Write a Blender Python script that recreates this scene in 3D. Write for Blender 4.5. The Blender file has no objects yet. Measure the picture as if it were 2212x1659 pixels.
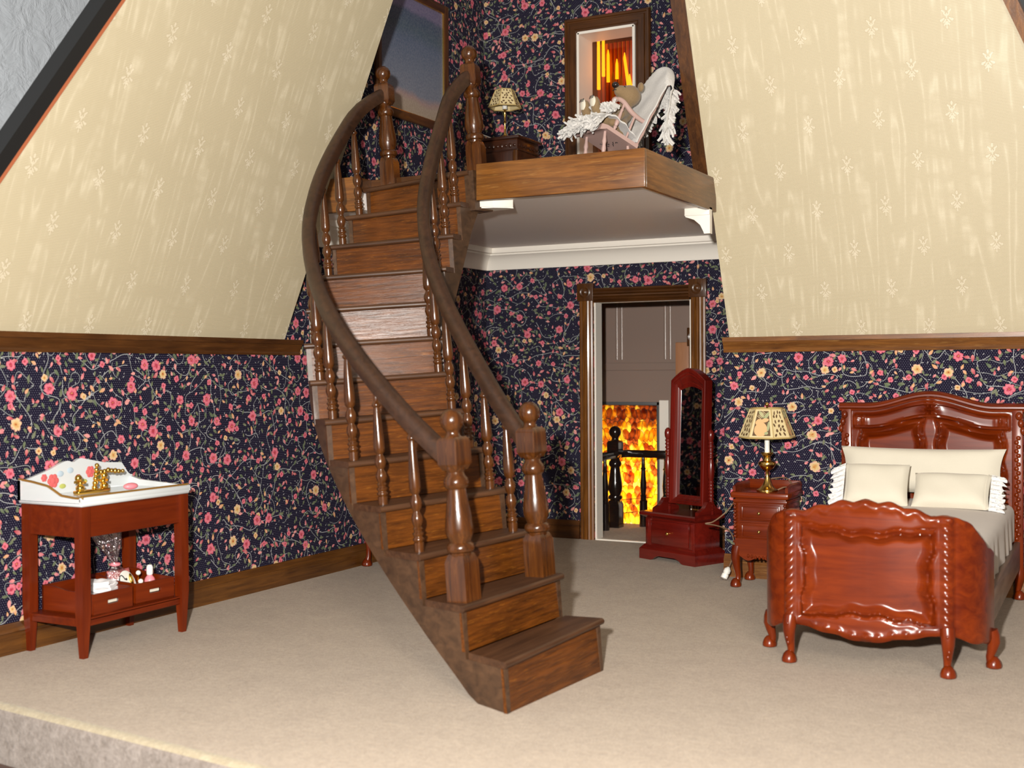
import bpy, bmesh, math, random
import numpy as np
from mathutils import Vector, Matrix
random.seed(7)
SC = bpy.context.scene
COL = SC.collection
PI = math.pi

# ------------------------------------------------------------------ camera, light, exposure
TH, PIT, ROL = -.4844, .0117, -.0066
fw = Vector((math.sin(TH)*math.cos(PIT), math.cos(TH)*math.cos(PIT), -math.sin(PIT)))
rt = Vector((math.cos(TH), -math.sin(TH), 0)); up = rt.cross(fw)
r2 = math.cos(ROL)*rt + math.sin(ROL)*up; u2 = -math.sin(ROL)*rt + math.cos(ROL)*up
cam_d = bpy.data.cameras.new('camera'); cam = bpy.data.objects.new('camera', cam_d); COL.objects.link(cam)
mw = Matrix.Identity(4)
for i in range(3):
    mw[i][0], mw[i][1], mw[i][2] = r2[i], u2[i], -fw[i]
mw[2][3] = 1.6
cam.matrix_world = mw
cam_d.sensor_width = 36; cam_d.lens = 2618.14/2212*36; cam_d.clip_end = 200
cam_d.dof.use_dof = True; cam_d.dof.focus_distance = 9.2; cam_d.dof.aperture_fstop = 1.7
SC.camera = cam
SC.view_settings.view_transform = 'Standard'; SC.view_settings.look = 'None'
SC.view_settings.exposure = 0; SC.view_settings.gamma = 1; SC.view_settings.use_curve_mapping = False

W = bpy.data.worlds.new('dim_room'); SC.world = W; W.use_nodes = True
W.node_tree.nodes['Background'].inputs[0].default_value = (1, .93, .85, 1)
W.node_tree.nodes['Background'].inputs[1].default_value = .20

def lamp(name, kind, loc, power, color=(1, 1, 1), size=.05, parent=None, target=None):
    d = bpy.data.lights.new(name, kind); d.energy = power; d.color = color
    if kind == 'POINT': d.shadow_soft_size = size
    if kind == 'AREA': d.size = size
    o = bpy.data.objects.new(name, d); COL.objects.link(o); o.location = loc; o.parent = parent
    if target is not None:
        o.rotation_euler = (Vector(target)-Vector(loc)).to_track_quat('-Z', 'Y').to_euler()
    return o
# the camera's own flash: up and a little left of the lens
FL = Vector((0, 0, 1.6)) - rt*.36 + up*.42
flash = lamp('camera_flash', 'POINT', FL, 3900, (1, .965, .91), .07)
# added fill light behind the photographer, high up, raising the ambient level
lamp('fill_light', 'AREA', (3.5, -4, 6.5), 500, (1, .86, .68), 2.5, None, (-3, 7, 1.5))

# ------------------------------------------------------------------ node helpers
class NT:
    def __init__(s, name):
        s.m = bpy.data.materials.new(name); s.m.use_nodes = True
        s.t = s.m.node_tree; s.b = s.t.nodes['Principled BSDF']; s.out = s.t.nodes['Material Output']
    def n(s, typ, ins=None, **kw):
        nd = s.t.nodes.new(typ)
        for k, v in kw.items(): setattr(nd, k, v)
        for k, v in (ins or {}).items(): s.set(nd.inputs[k], v)
        return nd
    def set(s, sock, v):
        if isinstance(v, bpy.types.NodeSocket): s.t.links.new(v, sock)
        elif v is not None:
            if isinstance(v, tuple) and len(v) == 3 and sock.type == 'RGBA': v = v+(1,)
            sock.default_value = v
    def mt(s, op, a, b=None, c=None, clamp=False):
        nd = s.t.nodes.new('ShaderNodeMath'); nd.operation = op; nd.use_clamp = clamp
        for i, v in enumerate((a, b, c)):
            if v is not None: s.set(nd.inputs[i], v)
        return nd.outputs[0]
    def vm(s, op, a, b=None, out=0):
        nd = s.t.nodes.new('ShaderNodeVectorMath'); nd.operation = op
        s.set(nd.inputs[0], a)
        if b is not None: s.set(nd.inputs[1], b)
        return nd.outputs[out]
    def scale(s, a, f):
        nd = s.t.nodes.new('ShaderNodeVectorMath'); nd.operation = 'SCALE'
        s.set(nd.inputs[0], a); s.set(nd.inputs['Scale'], f); return nd.outputs[0]
    def mix(s, f, a, b):
        nd = s.t.nodes.new('ShaderNodeMix'); nd.data_type = 'RGBA'
        s.set(nd.inputs[0], f); s.set(nd.inputs[6], a); s.set(nd.inputs[7], b); return nd.outputs[2]
    def ramp(s, f, stops, interp='LINEAR'):
        nd = s.t.nodes.new('ShaderNodeValToRGB'); s.set(nd.inputs[0], f); cr = nd.color_ramp; cr.interpolation = interp
        while len(cr.elements) < len(stops): cr.elements.new(.5)
        for e, (p, c) in zip(cr.elements, stops): e.position = p; e.color = tuple(c)+(1,) if len(c) == 3 else c
        return nd.outputs[0]
    def noise(s, vec, scale, detail=2, rough=.5, dist=0, out=0, dims='3D'):
        nd = s.n('ShaderNodeTexNoise', {'Vector': vec, 'Scale': scale, 'Detail': detail, 'Roughness': rough, 'Distortion': dist}, noise_dimensions=dims)
        return nd.outputs[out]
    def sep(s, v):
        nd = s.n('ShaderNodeSeparateXYZ', {0: v}); return nd.outputs
    def comb(s, x, y, z=0.):
        nd = s.n('ShaderNodeCombineXYZ', {0: x, 1: y, 2: z}); return nd.outputs[0]
    def bump(s, h, strength=.3, dist=.01):
        nd = s.n('ShaderNodeBump', {'Height': h, 'Strength': strength, 'Distance': dist})
        s.set(s.b.inputs['Normal'], nd.outputs[0])
    def fin(s, color=None, rough=None, **kw):
        if color is not None: s.set(s.b.inputs['Base Color'], color)
        if rough is not None: s.set(s.b.inputs['Roughness'], rough)
        for k, v in kw.items(): s.set(s.b.inputs[k.replace('_', ' ')], v)
        return s.m
    @property
    def obj(s): return s.n('ShaderNodeTexCoord').outputs['Object']
    @property
    def pos(s): return s.n('ShaderNodeNewGeometry').outputs['Position']

def plain(name, col, rough=.5, **kw):
    return NT(name).fin(tuple(col), rough, **kw)

def wood(name, dark, light, rough=.3, axis=0, grain=28, coat=.5, bump=.15, glint=0, glintcol=(.6, .4, .15), spec=.5):
    t = NT(name); p = t.obj
    sc = [grain]*3; sc[axis] = grain*.07
    st = t.n('ShaderNodeMapping', {'Vector': p, 'Scale': tuple(sc)}).outputs[0]
    a = t.noise(st, 1.0, 5, .62, .6); b = t.noise(p, 3.0, 2, .5)
    f = t.mt('ADD', t.mt('MULTIPLY', a, .8), t.mt('MULTIPLY', b, .3))
    c = t.ramp(f, [(.36, dark), (.55, tuple((x+y)*.5 for x, y in zip(dark, light))), (.72, light)])
    if glint:
        g = t.noise(t.n('ShaderNodeMapping', {'Vector': p, 'Scale': tuple(x*3 for x in sc)}).outputs[0], 1.0, 2, .7)
        c = t.mix(t.mt('MULTIPLY', t.ramp(g, [(.6, (0, 0, 0)), (.72, (1, 1, 1))]), glint), c, glintcol)
    t.bump(a, bump, .004)
    return t.fin(c, rough, Coat_Weight=coat, Coat_Roughness=.12, Specular_IOR_Level=spec)

# ------------------------------------------------------------------ materials
def wallpaper():
    t = NT('floral_wallpaper'); x, y, z = t.sep(t.pos)
    u = t.mt('ADD', x, y); P0 = t.comb(u, z, 0.)
    wob = t.noise(P0, 14, 1, .5, 0, 1)
    P = t.vm('ADD', t.scale(P0, 1.12), t.scale(t.vm('SUBTRACT', wob, (.5, .5, .5)), .010))
    bg = t.mix(t.noise(P0, 1.5), (.0075, .0060, .0175), (.011, .0082, .0225))
    # pin dots, staggered grid
    g = .0165
    row = t.mt('FLOOR', t.mt('DIVIDE', z, g*.8))
    du = t.mt('SUBTRACT', t.mt('FRACT', t.mt('ADD', t.mt('DIVIDE', u, g), t.mt('MULTIPLY', row, .5))), .5)
    dv = t.mt('SUBTRACT', t.mt('FRACT', t.mt('DIVIDE', z, g*.8)), .5)
    dd = t.mt('ADD', t.mt('MULTIPLY', du, du), t.mt('MULTIPLY', dv, dv))
    col = t.mix(t.mt('LESS_THAN', dd, .022), bg, (.17, .17, .22))
    # vines: winding contour lines of a smooth field
    def vine(seed, sc, w, c, col):
        f = lambda o: t.noise(t.vm('ADD', P0, (seed+o[0], seed*.37+o[1], 0)), sc, 0, .5, .35)
        n, nx, nz_ = f((0, 0)), f((.004, 0)), f((0, .004))
        gx, gz = t.mt('DIVIDE', t.mt('SUBTRACT', nx, n), .004), t.mt('DIVIDE', t.mt('SUBTRACT', nz_, n), .004)
        gr = t.mt('MAXIMUM', t.mt('SQRT', t.mt('ADD', t.mt('MULTIPLY', gx, gx), t.mt('MULTIPLY', gz, gz))), .45)
        k = t.noise(t.vm('ADD', P0, (seed+5, 1, 0)), 3.0, 1)
        l = t.mt('LESS_THAN', t.mt('DIVIDE', t.mt('ABSOLUTE', t.mt('SUBTRACT', n, .5)), gr), w)
        return t.mix(t.mt('MULTIPLY', l, t.mt('GREATER_THAN', k, .42)), col, c)
    col = vine(3.1, 4.2, .0021, (.33, .34, .34), col)
    col = vine(11.7, 5.6, .0019, (.25, .26, .26), col)
    # small motifs
    def cell(sc, off, rnd=.85):
        q = t.scale(t.vm('ADD', P, off), sc)
        v = t.n('ShaderNodeTexVoronoi', {'Vector': q, 'Scale': 1.0, 'Randomness': rnd}, voronoi_dimensions='2D', feature='F1')
        rel = t.vm('SUBTRACT', q, v.outputs['Position'])
        r, gg, b = t.n('ShaderNodeSeparateColor', {0: v.outputs['Color']}).outputs[:3]
        return t.scale(rel, 1/sc), r, gg, b
    def leafy(sc, off, a, bw, keep, stops, col, hi):
        rel, r, gg, b = cell(sc, off); X, Y, _ = t.sep(rel)
        ph = t.mt('MULTIPLY', r, 6.283); c, s = t.mt('COSINE', ph), t.mt('SINE', ph)
        xx = t.mt('ADD', t.mt('MULTIPLY', X, c), t.mt('MULTIPLY', Y, s))
        yy = t.mt('SUBTRACT', t.mt('MULTIPLY', Y, c), t.mt('MULTIPLY', X, s))
        sz = t.mt('MULTIPLY_ADD', b, .5, .72)
        xn = t.mt('DIVIDE', xx, t.mt('MULTIPLY', sz, a))
        wd = t.mt('MULTIPLY', t.mt('SUBTRACT', 1., t.mt('MULTIPLY', xn, xn)), t.mt('MULTIPLY_ADD', xn, .35, .8))
        yn = t.mt('DIVIDE', t.mt('ABSOLUTE', yy), t.mt('MULTIPLY', sz, bw))
        m = t.mt('MULTIPLY', t.mt('MULTIPLY', t.mt('SUBTRACT', wd, yn), 6., clamp=True), t.mt('LESS_THAN', t.mt('ABSOLUTE', xn), 1.))
        m = t.mt('MULTIPLY', m, t.mt('LESS_THAN', b, keep))
        base = t.ramp(gg, stops, 'CONSTANT')
        sh = t.mix(t.mt('MULTIPLY_ADD', xn, .35, .35, clamp=True), base, hi)
        sh = t.mix(t.mt('MULTIPLY', t.mt('GREATER_THAN', yn, t.mt('MULTIPLY', wd, .72)), .35), sh, (.03, .02, .03))
        return t.mix(m, col, sh)
    GRN = [(0, (.115, .135, .070)), (.4, (.075, .105, .055)), (.7, (.16, .165, .10))]
    RED = [(0, (.38, .032, .06)), (.3, (.52, .13, .165)), (.52, (.55, .32, .11)), (.68, (.33, .02, .05)), (.84, (.62, .25, .24))]
    SPR = [(0, (.42, .42, .42)), (.5, (.33, .34, .34))]
    col = leafy(19, (1.3, 8.7, 0), .012, .0035, .8, SPR, col, (.5, .5, .5))
    col = leafy(9.0, (4.3, 2.7, 0), .031, .0160, .80, GRN, col, (.17, .19, .13))
    col = leafy(10.0, (14.3, 7.1, 0), .027, .0150, .70, GRN, col, (.15, .18, .11))
    col = leafy(8.6, (7.3, 9.2, 0), .029, .0180, .80, RED, col, (.66, .30, .28))
    col = leafy(9.4, (17.9, 3.2, 0), .024, .0165, .70, RED, col, (.70, .34, .30))
    def flower(sc, off, r0, npet, keep, col):
        rel, r, gg, b = cell(sc, off, .8); X, Y, _ = t.sep(rel)
        an = t.mt('MULTIPLY_ADD', t.mt('SUBTRACT', t.noise(P0, 26, 1), .5), 1.6, t.mt('ARCTAN2', Y, X)); rad = t.mt('SQRT', t.mt('ADD', t.mt('MULTIPLY', X, X), t.mt('MULTIPLY', Y, Y)))
        rr = t.mt('MULTIPLY', t.mt('MULTIPLY_ADD', b, .35, .82), r0)
        pet = t.mt('COSINE', t.mt('ADD', t.mt('MULTIPLY', an, npet*.5), t.mt('MULTIPLY', r, 6.28)))
        R = t.mt('MULTIPLY', rr, t.mt('MULTIPLY_ADD', t.mt('POWER', t.mt('ABSOLUTE', pet), .6), .30, .70))
        q = t.mt('DIVIDE', rad, R)
        m = t.mt('MULTIPLY', t.mt('MULTIPLY', t.mt('SUBTRACT', 1., q), 9., clamp=True), t.mt('LESS_THAN', b, keep))
        nz = t.noise(t.vm('ADD', P0, (2., 2., 0.)), 60, 2, .6)
        qq = t.mt('MULTIPLY_ADD', t.mt('SUBTRACT', nz, .5), .9, q)
        pk = t.ramp(qq, [(.0, (.55, .25, .12)), (.16, (.32, .015, .04)), (.36, (.52, .10, .15)), (.66, (.64, .19, .23)), (.95, (.46, .08, .13))])
        ye = t.ramp(qq, [(.0, (.30, .03, .02)), (.14, (.50, .24, .07)), (.5, (.58, .41, .19)), (.8, (.62, .45, .28)), (1., (.55, .20, .18))])
        return t.mix(m, col, t.mix(t.mt('GREATER_THAN', gg, .70), pk, ye))
    col = flower(6.0, (9.1, 5.5, 0), .029, 4, .45, col)
    col = flower(3.9, (2.4, 3.3, 0), .045, 6, .84, col)
    t.bump(t.noise(P0, 220, 1), .08, .002)
    return t.fin(col, .8, Specular_IOR_Level=.10)

def moire():
    t = NT('cream_moire_cloth')
    uv = t.n('ShaderNodeUVMap', uv_map='cloth').outputs[0]; U, V, _ = t.sep(uv)   # lattice units
    row = t.mt('ROUND', V)
    uu = t.mt('ADD', U, t.mt('MULTIPLY', t.mt('MODULO', t.mt('ABSOLUTE', row), 2.), .5))
    lx = t.mt('MULTIPLY', t.mt('ABSOLUTE', t.mt('SUBTRACT', uu, t.mt('ROUND', uu))), .476)
    ly = t.mt('MULTIPLY', t.mt('SUBTRACT', V, row), .303)
    mot = halo = None
    for cx, cy, rx, ry, an in [(0, .058, .0075, .015, 0), (.020, .040, .006, .016, -.8), (.012, .020, .005, .014, -.6), (0, .012, .005, .02, 0), (.026, -.012, .006, .017, .9),
                               (.034, -.016, .009, .009, 0), (.012, -.022, .005, .017, .6), (0, -.036, .011, .014, 0), (0, -.062, .0045, .013, 0), (.014, -.044, .005, .009, .5)]:
        dx, dy = t.mt('SUBTRACT', lx, cx), t.mt('SUBTRACT', ly, cy); c, s = math.cos(an), math.sin(an)
        ex = t.mt('DIVIDE', t.mt('ADD', t.mt('MULTIPLY', dx, c), t.mt('MULTIPLY', dy, s)), rx)
        ey = t.mt('DIVIDE', t.mt('SUBTRACT', t.mt('MULTIPLY', dy, c), t.mt('MULTIPLY', dx, s)), ry)
        m = t.mt('LESS_THAN', t.mt('ADD', t.mt('MULTIPLY', ex, ex), t.mt('MULTIPLY', ey, ey)), 1.)
        h_ = t.mt('LESS_THAN', t.mt('ADD', t.mt('MULTIPLY', ex, ex), t.mt('MULTIPLY', ey, ey)), 1.55)
        mot = m if mot is None else t.mt('MAXIMUM', mot, m); halo = h_ if halo is None else t.mt('MAXIMUM', halo, h_)
    um, vm_ = t.mt('MULTIPLY', U, .476), t.mt('MULTIPLY', V, .303)
    wave = t.noise(t.comb(t.mt('MULTIPLY', um, 1.7), t.mt('MULTIPLY', vm_, .17), 0.), 1.8, 3, .45, .0)
    ln = t.mt('ABSOLUTE', t.mt('SUBTRACT', t.mt('FRACT', t.mt('MULTIPLY', wave, 13.)), .5))
    streak = t.ramp(ln, [(0, (1, 1, 1)), (.13, (.25, .25, .25)), (.3, (0, 0, 0))])
    brk = t.noise(t.comb(um, t.mt('MULTIPLY', vm_, 2.2), 0.), 3.2, 2)
    streak = t.mt('MULTIPLY', streak, t.ramp(brk, [(.38, (0, 0, 0)), (.6, (1, 1, 1))]))
    jit = t.noise(t.comb(t.mt('MULTIPLY', um, 6.), t.mt('MULTIPLY', vm_, 6.), 0.), 1.0, 1)
    rib = t.mt('SINE', t.mt('MULTIPLY', t.mt('ADD', vm_, t.mt('MULTIPLY', jit, .012)), 6.283/.0093))
    thr = t.noise(t.comb(t.mt('MULTIPLY', um, 14.), t.mt('MULTIPLY', vm_, 230.), 0.), 1.0, 1)
    base = t.mix(t.noise(t.comb(um, vm_, 0.), 1.2), (.485, .420, .285), (.550, .480, .335))
    f = t.mt('MULTIPLY', streak, t.mt('MULTIPLY_ADD', t.mt('ADD', rib, t.mt('SUBTRACT', thr, .5)), .35, .40), clamp=True)
    c = t.mix(f, base, (.88, .80, .62))
    c = t.mix(t.mt('MULTIPLY_ADD', rib, .24, .22), c, (.33, .26, .145))
    c = t.mix(t.mt('MULTIPLY', mot, .42), c, (.74, .67, .53))  # motif lightened: the shine of its threads is put into the colour
    c = t.mix(t.mt('MULTIPLY', t.mt('SUBTRACT', halo, mot), .40), c, (.32, .24, .13))
    t.bump(t.mt('ADD', t.mt('MULTIPLY', rib, .25), t.mt('MULTIPLY', mot, 2.0)), .35, .004)
    rg = t.mt('SUBTRACT', .50, t.mt('MULTIPLY', mot, .18))
    return t.fin(c, rg, Specular_IOR_Level=.45)

def carpet(name='beige_carpet', c1=(.30, .222, .155), c2=(.475, .372, .270), k=1.):
    t = NT(name); p = t.pos
    a = t.noise(p, 95*k, 3, .7); b = t.noise(p, 5, 3, .6); d = t.noise(p, 30*k, 2, .6)
    f = t.mt('ADD', t.mt('MULTIPLY', a, .50), t.mt('ADD', t.mt('MULTIPLY', b, .20), t.mt('MULTIPLY', d, .30)))
    c = t.ramp(f, [(.36, c1), (.64, c2)])
    t.bump(t.mt('ADD', a, t.mt('MULTIPLY', d, .7)), .5, .012)
    return t.fin(c, .95, Specular_IOR_Level=.08, Sheen_Weight=.15)

def brushed(name, col, rough=.25, metal=1.):
    return NT(name).fin(col, rough, Metallic=metal)

M = {}
M['paper'] = wallpaper(); M['moire'] = moire(); M['carpet'] = carpet()
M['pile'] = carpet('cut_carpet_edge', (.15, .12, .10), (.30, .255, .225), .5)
for ax, nm in enumerate('xyz'):
    M['oak_'+nm] = wood('golden_oak_'+nm, (.068, .021, .003), (.215, .078, .012), .36, ax, 34, .08, .3, .25, (.45, .25, .07))
    M['stair_'+nm] = wood('varnished_walnut_'+nm, (.034, .0095, .0014), (.135, .038, .0042), .33, ax, 62, .0, .6, .4, (.30, .11, .012), .33) if nm == 'x' else wood('varnished_walnut_'+nm, (.022, .0062, .0015), (.092, .028, .0048), .25, ax, 40, .25, .3, .3, (.20, .075, .012), .4)
    M['mahog_'+nm] = wood('red_mahogany_'+nm, (.080, .0072, .0007), (.185, .0245, .0016), .26, ax, 18, .0, .06, spec=.4)
    M['cherry_'+nm] = wood('orange_cherry_'+nm, (.080, .0078, .0008), (.150, .0185, .0015), .34, ax, 22, .0, .06, spec=.35)
    M['deepred_'+nm] = wood('deep_red_gloss_'+nm, (.075, .0045, .003), (.16, .010, .005), .22, ax, 16, .7, .05)
    M['darktrim_'+nm] = wood('brown_trim_'+nm, (.030, .0095, .0022), (.098, .034, .0068), .33, ax, 30, .12, .25, .15, (.25, .11, .03))
M['rail'] = wood('dull_brown_handrail', (.019, .0072, .0028), (.050, .020, .0082), .46, 1, 30, .04, .2)
M['stringer'] = wood('grey_brown_stringer', (.030, .0135, .0060), (.088, .042, .019), .45, 1, 22, .05, .2)
M['tread'] = wood('dusty_brown_tread', (.030, .0105, .0035), (.088, .036, .014), .45, 0, 34, .0, .2)
for nm_ in 'xz': M['dark_'+nm_] = wood('dark_mahogany_'+nm_, (.018, .0055, .0025), (.058, .017, .0065), .3, 0 if nm_ == 'x' else 2, 26, .2, .1)
M['ebony'] = plain('black_gloss', (.012, .007, .006), .15, Coat_Weight=.6)
M['white'] = plain('cream_paint', (.80, .75, .67), .45)
M['ceil'] = plain('pale_ceiling_paint', (.84, .78, .74), .55)
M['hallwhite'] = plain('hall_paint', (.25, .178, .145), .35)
M['black'] = plain('black_board', (.008, .008, .008), .5)
M['copper'] = plain('raw_red_edge', (.35, .10, .04), .6)
M['brass'] = brushed('brass', (.78, .50, .14), .2)
M['gold'] = brushed('gilt', (.90, .58, .12), .18)
M['linen'] = None
def cloth(name, c1, c2, sc=260, st=.25, rough=.85):
    t = NT(name); p = t.obj
    w = t.noise(t.n('ShaderNodeMapping', {'Vector': p, 'Scale': (1., 1., 1.)}).outputs[0], sc, 2, .6)
    b = t.noise(p, 6, 2)
    t.bump(w, st, .004)
    return t.fin(t.mix(t.mt('ADD', t.mt('MULTIPLY', w, .5), t.mt('MULTIPLY', b, .5)), c1, c2), rough, Specular_IOR_Level=.2, Sheen_Weight=.2)
M['linen'] = cloth('ivory_linen', (.56, .515, .42), (.64, .595, .49))
M['sheet'] = cloth('taupe_sheet', (.40, .33, .26), (.47, .39, .31))
M['terry'] = cloth('white_terry', (.44, .42, .40), (.66, .64, .61), 90, .9, .95)
M['lace'] = cloth('white_lace', (.70, .68, .66), (.92, .90, .88), 60, .5, .6)
M['porcelain'] = plain('white_porcelain', (.58, .61, .62), .12, Coat_Weight=.5)
M['bear'] = cloth('tan_plush', (.15, .095, .045), (.27, .185, .10), 120, .7, .95)
M['pinkpaint'] = plain('dusty_pink_paint', (.43, .285, .25), .45)
M['pinkpale'] = plain('pale_rose', (.62, .44, .38), .45)
M['shade'] = plain('ivory_shade_card', (.62, .50, .27), .6)
M['shadedark'] = plain('pierced_dark', (.10, .055, .02), .7)
M['orangefruit'] = plain('peach_print', (.66, .38, .17), .6)
M['leafgreen'] = plain('sage_print', (.33, .34, .17), .6)
M['candle'] = plain('white_candle_tube', (.80, .78, .72), .4)
M['mirror'] = brushed('silvered_glass', (.80, .80, .80), .02)
M['soap'] = plain('pink_soap', (.80, .24, .28), .35)
M['rose'] = plain('painted_rose', (.62, .12, .12), .3)
M['blue'] = plain('painted_pale_blue', (.42, .52, .60), .3)
M['lime'] = plain('painted_leaf', (.42, .45, .12), .3)
M['pearl'] = plain('pearl', (.85, .82, .76), .12, Coat_Weight=1.)
M['redprint'] = plain('rose_pink_card', (.50, .13, .12), .4)
M['ink'] = plain('black_ink', (.01, .01, .01), .6)
M['lead'] = plain('grey_lead', (.09, .09, .09), .4)
M['cordbrown'] = plain('brown_flex', (.20, .12, .07), .5)

# ------------------------------------------------------------------ mesh helpers
class B:
    def __init__(s): s.v = []; s.f = []
    def add(s, vs, fs):
        o = len(s.v); s.v += [tuple(map(float, p)) for p in vs]; s.f += [tuple(i+o for i in f) for f in fs]; return s
    def box(s, x0, x1, y0, y1, z0, z1, bev=0., mat=None):
        b = min(bev, abs(x1-x0)*.45, abs(y1-y0)*.45, abs(z1-z0)*.45)
        if b <= 0:
            vs = [(x, y, z) for x in (x0, x1) for y in (y0, y1) for z in (z0, z1)]
            fs = [(0, 1, 3, 2), (4, 6, 7, 5), (0, 4, 5, 1), (2, 3, 7, 6), (0, 2, 6, 4), (1, 5, 7, 3)]
        else:
            bm = bmesh.new(); bmesh.ops.create_cube(bm, size=1)
            for v in bm.verts: v.co = Vector((x0+(v.co.x+.5)*(x1-x0), y0+(v.co.y+.5)*(y1-y0), z0+(v.co.z+.5)*(z1-z0)))
            bmesh.ops.bevel(bm, geom=bm.edges[:]+bm.verts[:], offset=b, segments=2, profile=.5, affect='EDGES')
            bm.verts.ensure_lookup_table(); vs = [v.co[:] for v in bm.verts]; fs = [[v.index for v in f.verts] for f in bm.faces]; bm.free()
        if mat is not None: vs = [(mat @ Vector(p))[:] for p in vs]
        return s.add(vs, fs)
    def lathe(s, prof, n=20, c=(0, 0, 0), mat=None, square=False):
        vs, fs = [], []; k = len(prof)
        for r, z in prof:
            for j in range(n):
                a = 2*PI*(j+(.5 if square else 0))/n; q = r*(1.41421 if square and n == 4 else 1)
                vs.append((q*math.cos(a), q*math.sin(a), z))
        for i in range(k-1):
            for j in range(n):
                fs.append((i*n+j, i*n+(j+1) % n, (i+1)*n+(j+1) % n, (i+1)*n+j))
        if prof[0][0] > 1e-6: fs.append(tuple(range(n))[::-1])
        if prof[-1][0] > 1e-6: fs.append(tuple((k-1)*n+j for j in range(n)))
        m = Matrix.Translation(c) @ (mat or Matrix.Identity(4))
        return s.add([(m @ Vector(p))[:] for p in vs], fs)
    def ell(s, c, r, n=14, m=8, mat=None):
        pr = [(max(1e-5, math.sin(PI*i/m)), -math.cos(PI*i/m)) for i in range(m+1)]
        S = Matrix.Diagonal((r[0], r[1], r[2], 1)) if not isinstance(r, (int, float)) else Matrix.Diagonal((r, r, r, 1))
        return s.lathe(pr, n, c, (mat or Matrix.Identity(4)) @ S)
    def tube(s, pts, rad, n=8, closed=False, caps=True):
        P = [Vector(p) for p in pts]; k = len(P)
        R = rad if isinstance(rad, (list, tuple)) else [rad]*k
        T = []
        for i in range(k):
            a = P[(i-1) % k] if closed or i else P[i]; b = P[(i+1) % k] if closed or i < k-1 else P[i]
            d = b-a; T.append(d.normalized() if d.length > 1e-9 else Vector((0, 0, 1)))
        nrm = T[0].orthogonal().normalized(); vs, fs = [], []
        for i in range(k):
            nrm = (nrm-T[i]*nrm.dot(T[i])); nrm = nrm.normalized() if nrm.length > 1e-9 else T[i].orthogonal().normalized()
            bn = T[i].cross(nrm)
            for j in range(n):
                a = 2*PI*j/n; vs.append((P[i]+(nrm*math.cos(a)+bn*math.sin(a))*R[i])[:])
        for i in range(k if closed else k-1):
            for j in range(n):
                i2 = (i+1) % k; fs.append((i*n+j, i*n+(j+1) % n, i2*n+(j+1) % n, i2*n+j))
        if caps and not closed: fs += [tuple(range(n))[::-1], tuple((k-1)*n+j for j in range(n))]
        return s.add(vs, fs)
    def sweep(s, frames, sec):
        """frames: list of (point, side, up); sec: 2-D outline"""
        n = len(sec); vs, fs = [], []
        for p, sd, upv in frames:
            for a, b in sec: vs.append((Vector(p)+Vector(sd)*a+Vector(upv)*b)[:])
        for i in range(len(frames)-1):
            for j in range(n): fs.append((i*n+j, i*n+(j+1) % n, (i+1)*n+(j+1) % n, (i+1)*n+j))
        fs += [tuple(range(n))[::-1], tuple((len(frames)-1)*n+j for j in range(n))]
        return s.add(vs, fs)
    def prism(s, poly, fn0, fn1):
        n = len(poly); vs = [fn0(*p) for p in poly]+[fn1(*p) for p in poly]
        fs = [tuple(range(n))[::-1], tuple(range(n, 2*n))]+[(i, (i+1) % n, n+(i+1) % n, n+i) for i in range(n)]
        return s.add(vs, fs)
    def grid(s, fn, nu, nv):
        vs = [fn(i/nu, j/nv) for i in range(nu+1) for j in range(nv+1)]
        fs = [(i*(nv+1)+j, (i+1)*(nv+1)+j, (i+1)*(nv+1)+j+1, i*(nv+1)+j+1) for i in range(nu) for j in range(nv)]
        return s.add(vs, fs)
    def slab(s, fn, nu, nv):
        """fn(u,v) -> (front point, back point); closed slab"""
        A = [fn(i/nu, j/nv) for i in range(nu+1) for j in range(nv+1)]
        n = len(A); vs = [a[0] for a in A]+[a[1] for a in A]; w = nv+1; fs = []
        for i in range(nu):
            for j in range(nv):
                q = (i*w+j, (i+1)*w+j, (i+1)*w+j+1, i*w+j+1); fs.append(q); fs.append(tuple(x+n for x in q[::-1]))
        ring = [i*w for i in range(nu+1)]+[nu*w+j for j in range(1, nv+1)]+[i*w+nv for i in range(nu-1, -1, -1)]+[j for j in range(nv-1, 0, -1)]
        for k in range(len(ring)):
            a, b = ring[k], ring[(k+1) % len(ring)]; fs.append((b, a, a+n, b+n))
        return s.add(vs, fs)
    def xf(s, m):
        s.v = [(m @ Vector(p))[:] for p in s.v]; return s

def mesh(b, mat, smooth=35, fix=True, name='mesh'):
    me = bpy.data.meshes.new(name); me.from_pydata(b.v, [], b.f); me.update()
    if fix:
        bm = bmesh.new(); bm.from_mesh(me); bmesh.ops.recalc_face_normals(bm, faces=bm.faces[:]); bm.to_mesh(me); bm.free()
    if smooth:
        me.shade_smooth(); me.set_sharp_from_angle(angle=math.radians(smooth))
    if mat is not None: me.materials.append(mat)
    return me
def obj(name, b, mat, parent=None, smooth=35, label=None, kind=None):
    me = b if isinstance(b, bpy.types.Mesh) else mesh(b, mat, smooth, name=name)
    o = bpy.data.objects.new(name, me); COL.objects.link(o)
    if parent is not None: o.parent = parent
    if label: o['label'] = label
    if kind: o['kind'] = kind
    return o
def thing(name, label, cat, loc=(0, 0, 0), rz=0, group=None):
    o = bpy.data.objects.new(name, None); COL.objects.link(o); o.location = loc; o.rotation_euler = (0, 0, rz)
    o['label'] = label; o['category'] = cat
    if group: o['group'] = group
    return o
def tag(o, label, cat, group=None):
    o['label'] = label; o['category'] = cat
    if group: o['group'] = group
    return o
def struct(name, b, mat, smooth=35, parent=None, label=None):
    o = obj(name, b, mat, parent, smooth, label)
    if parent is None: o['kind'] = 'structure'
    return o
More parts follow.
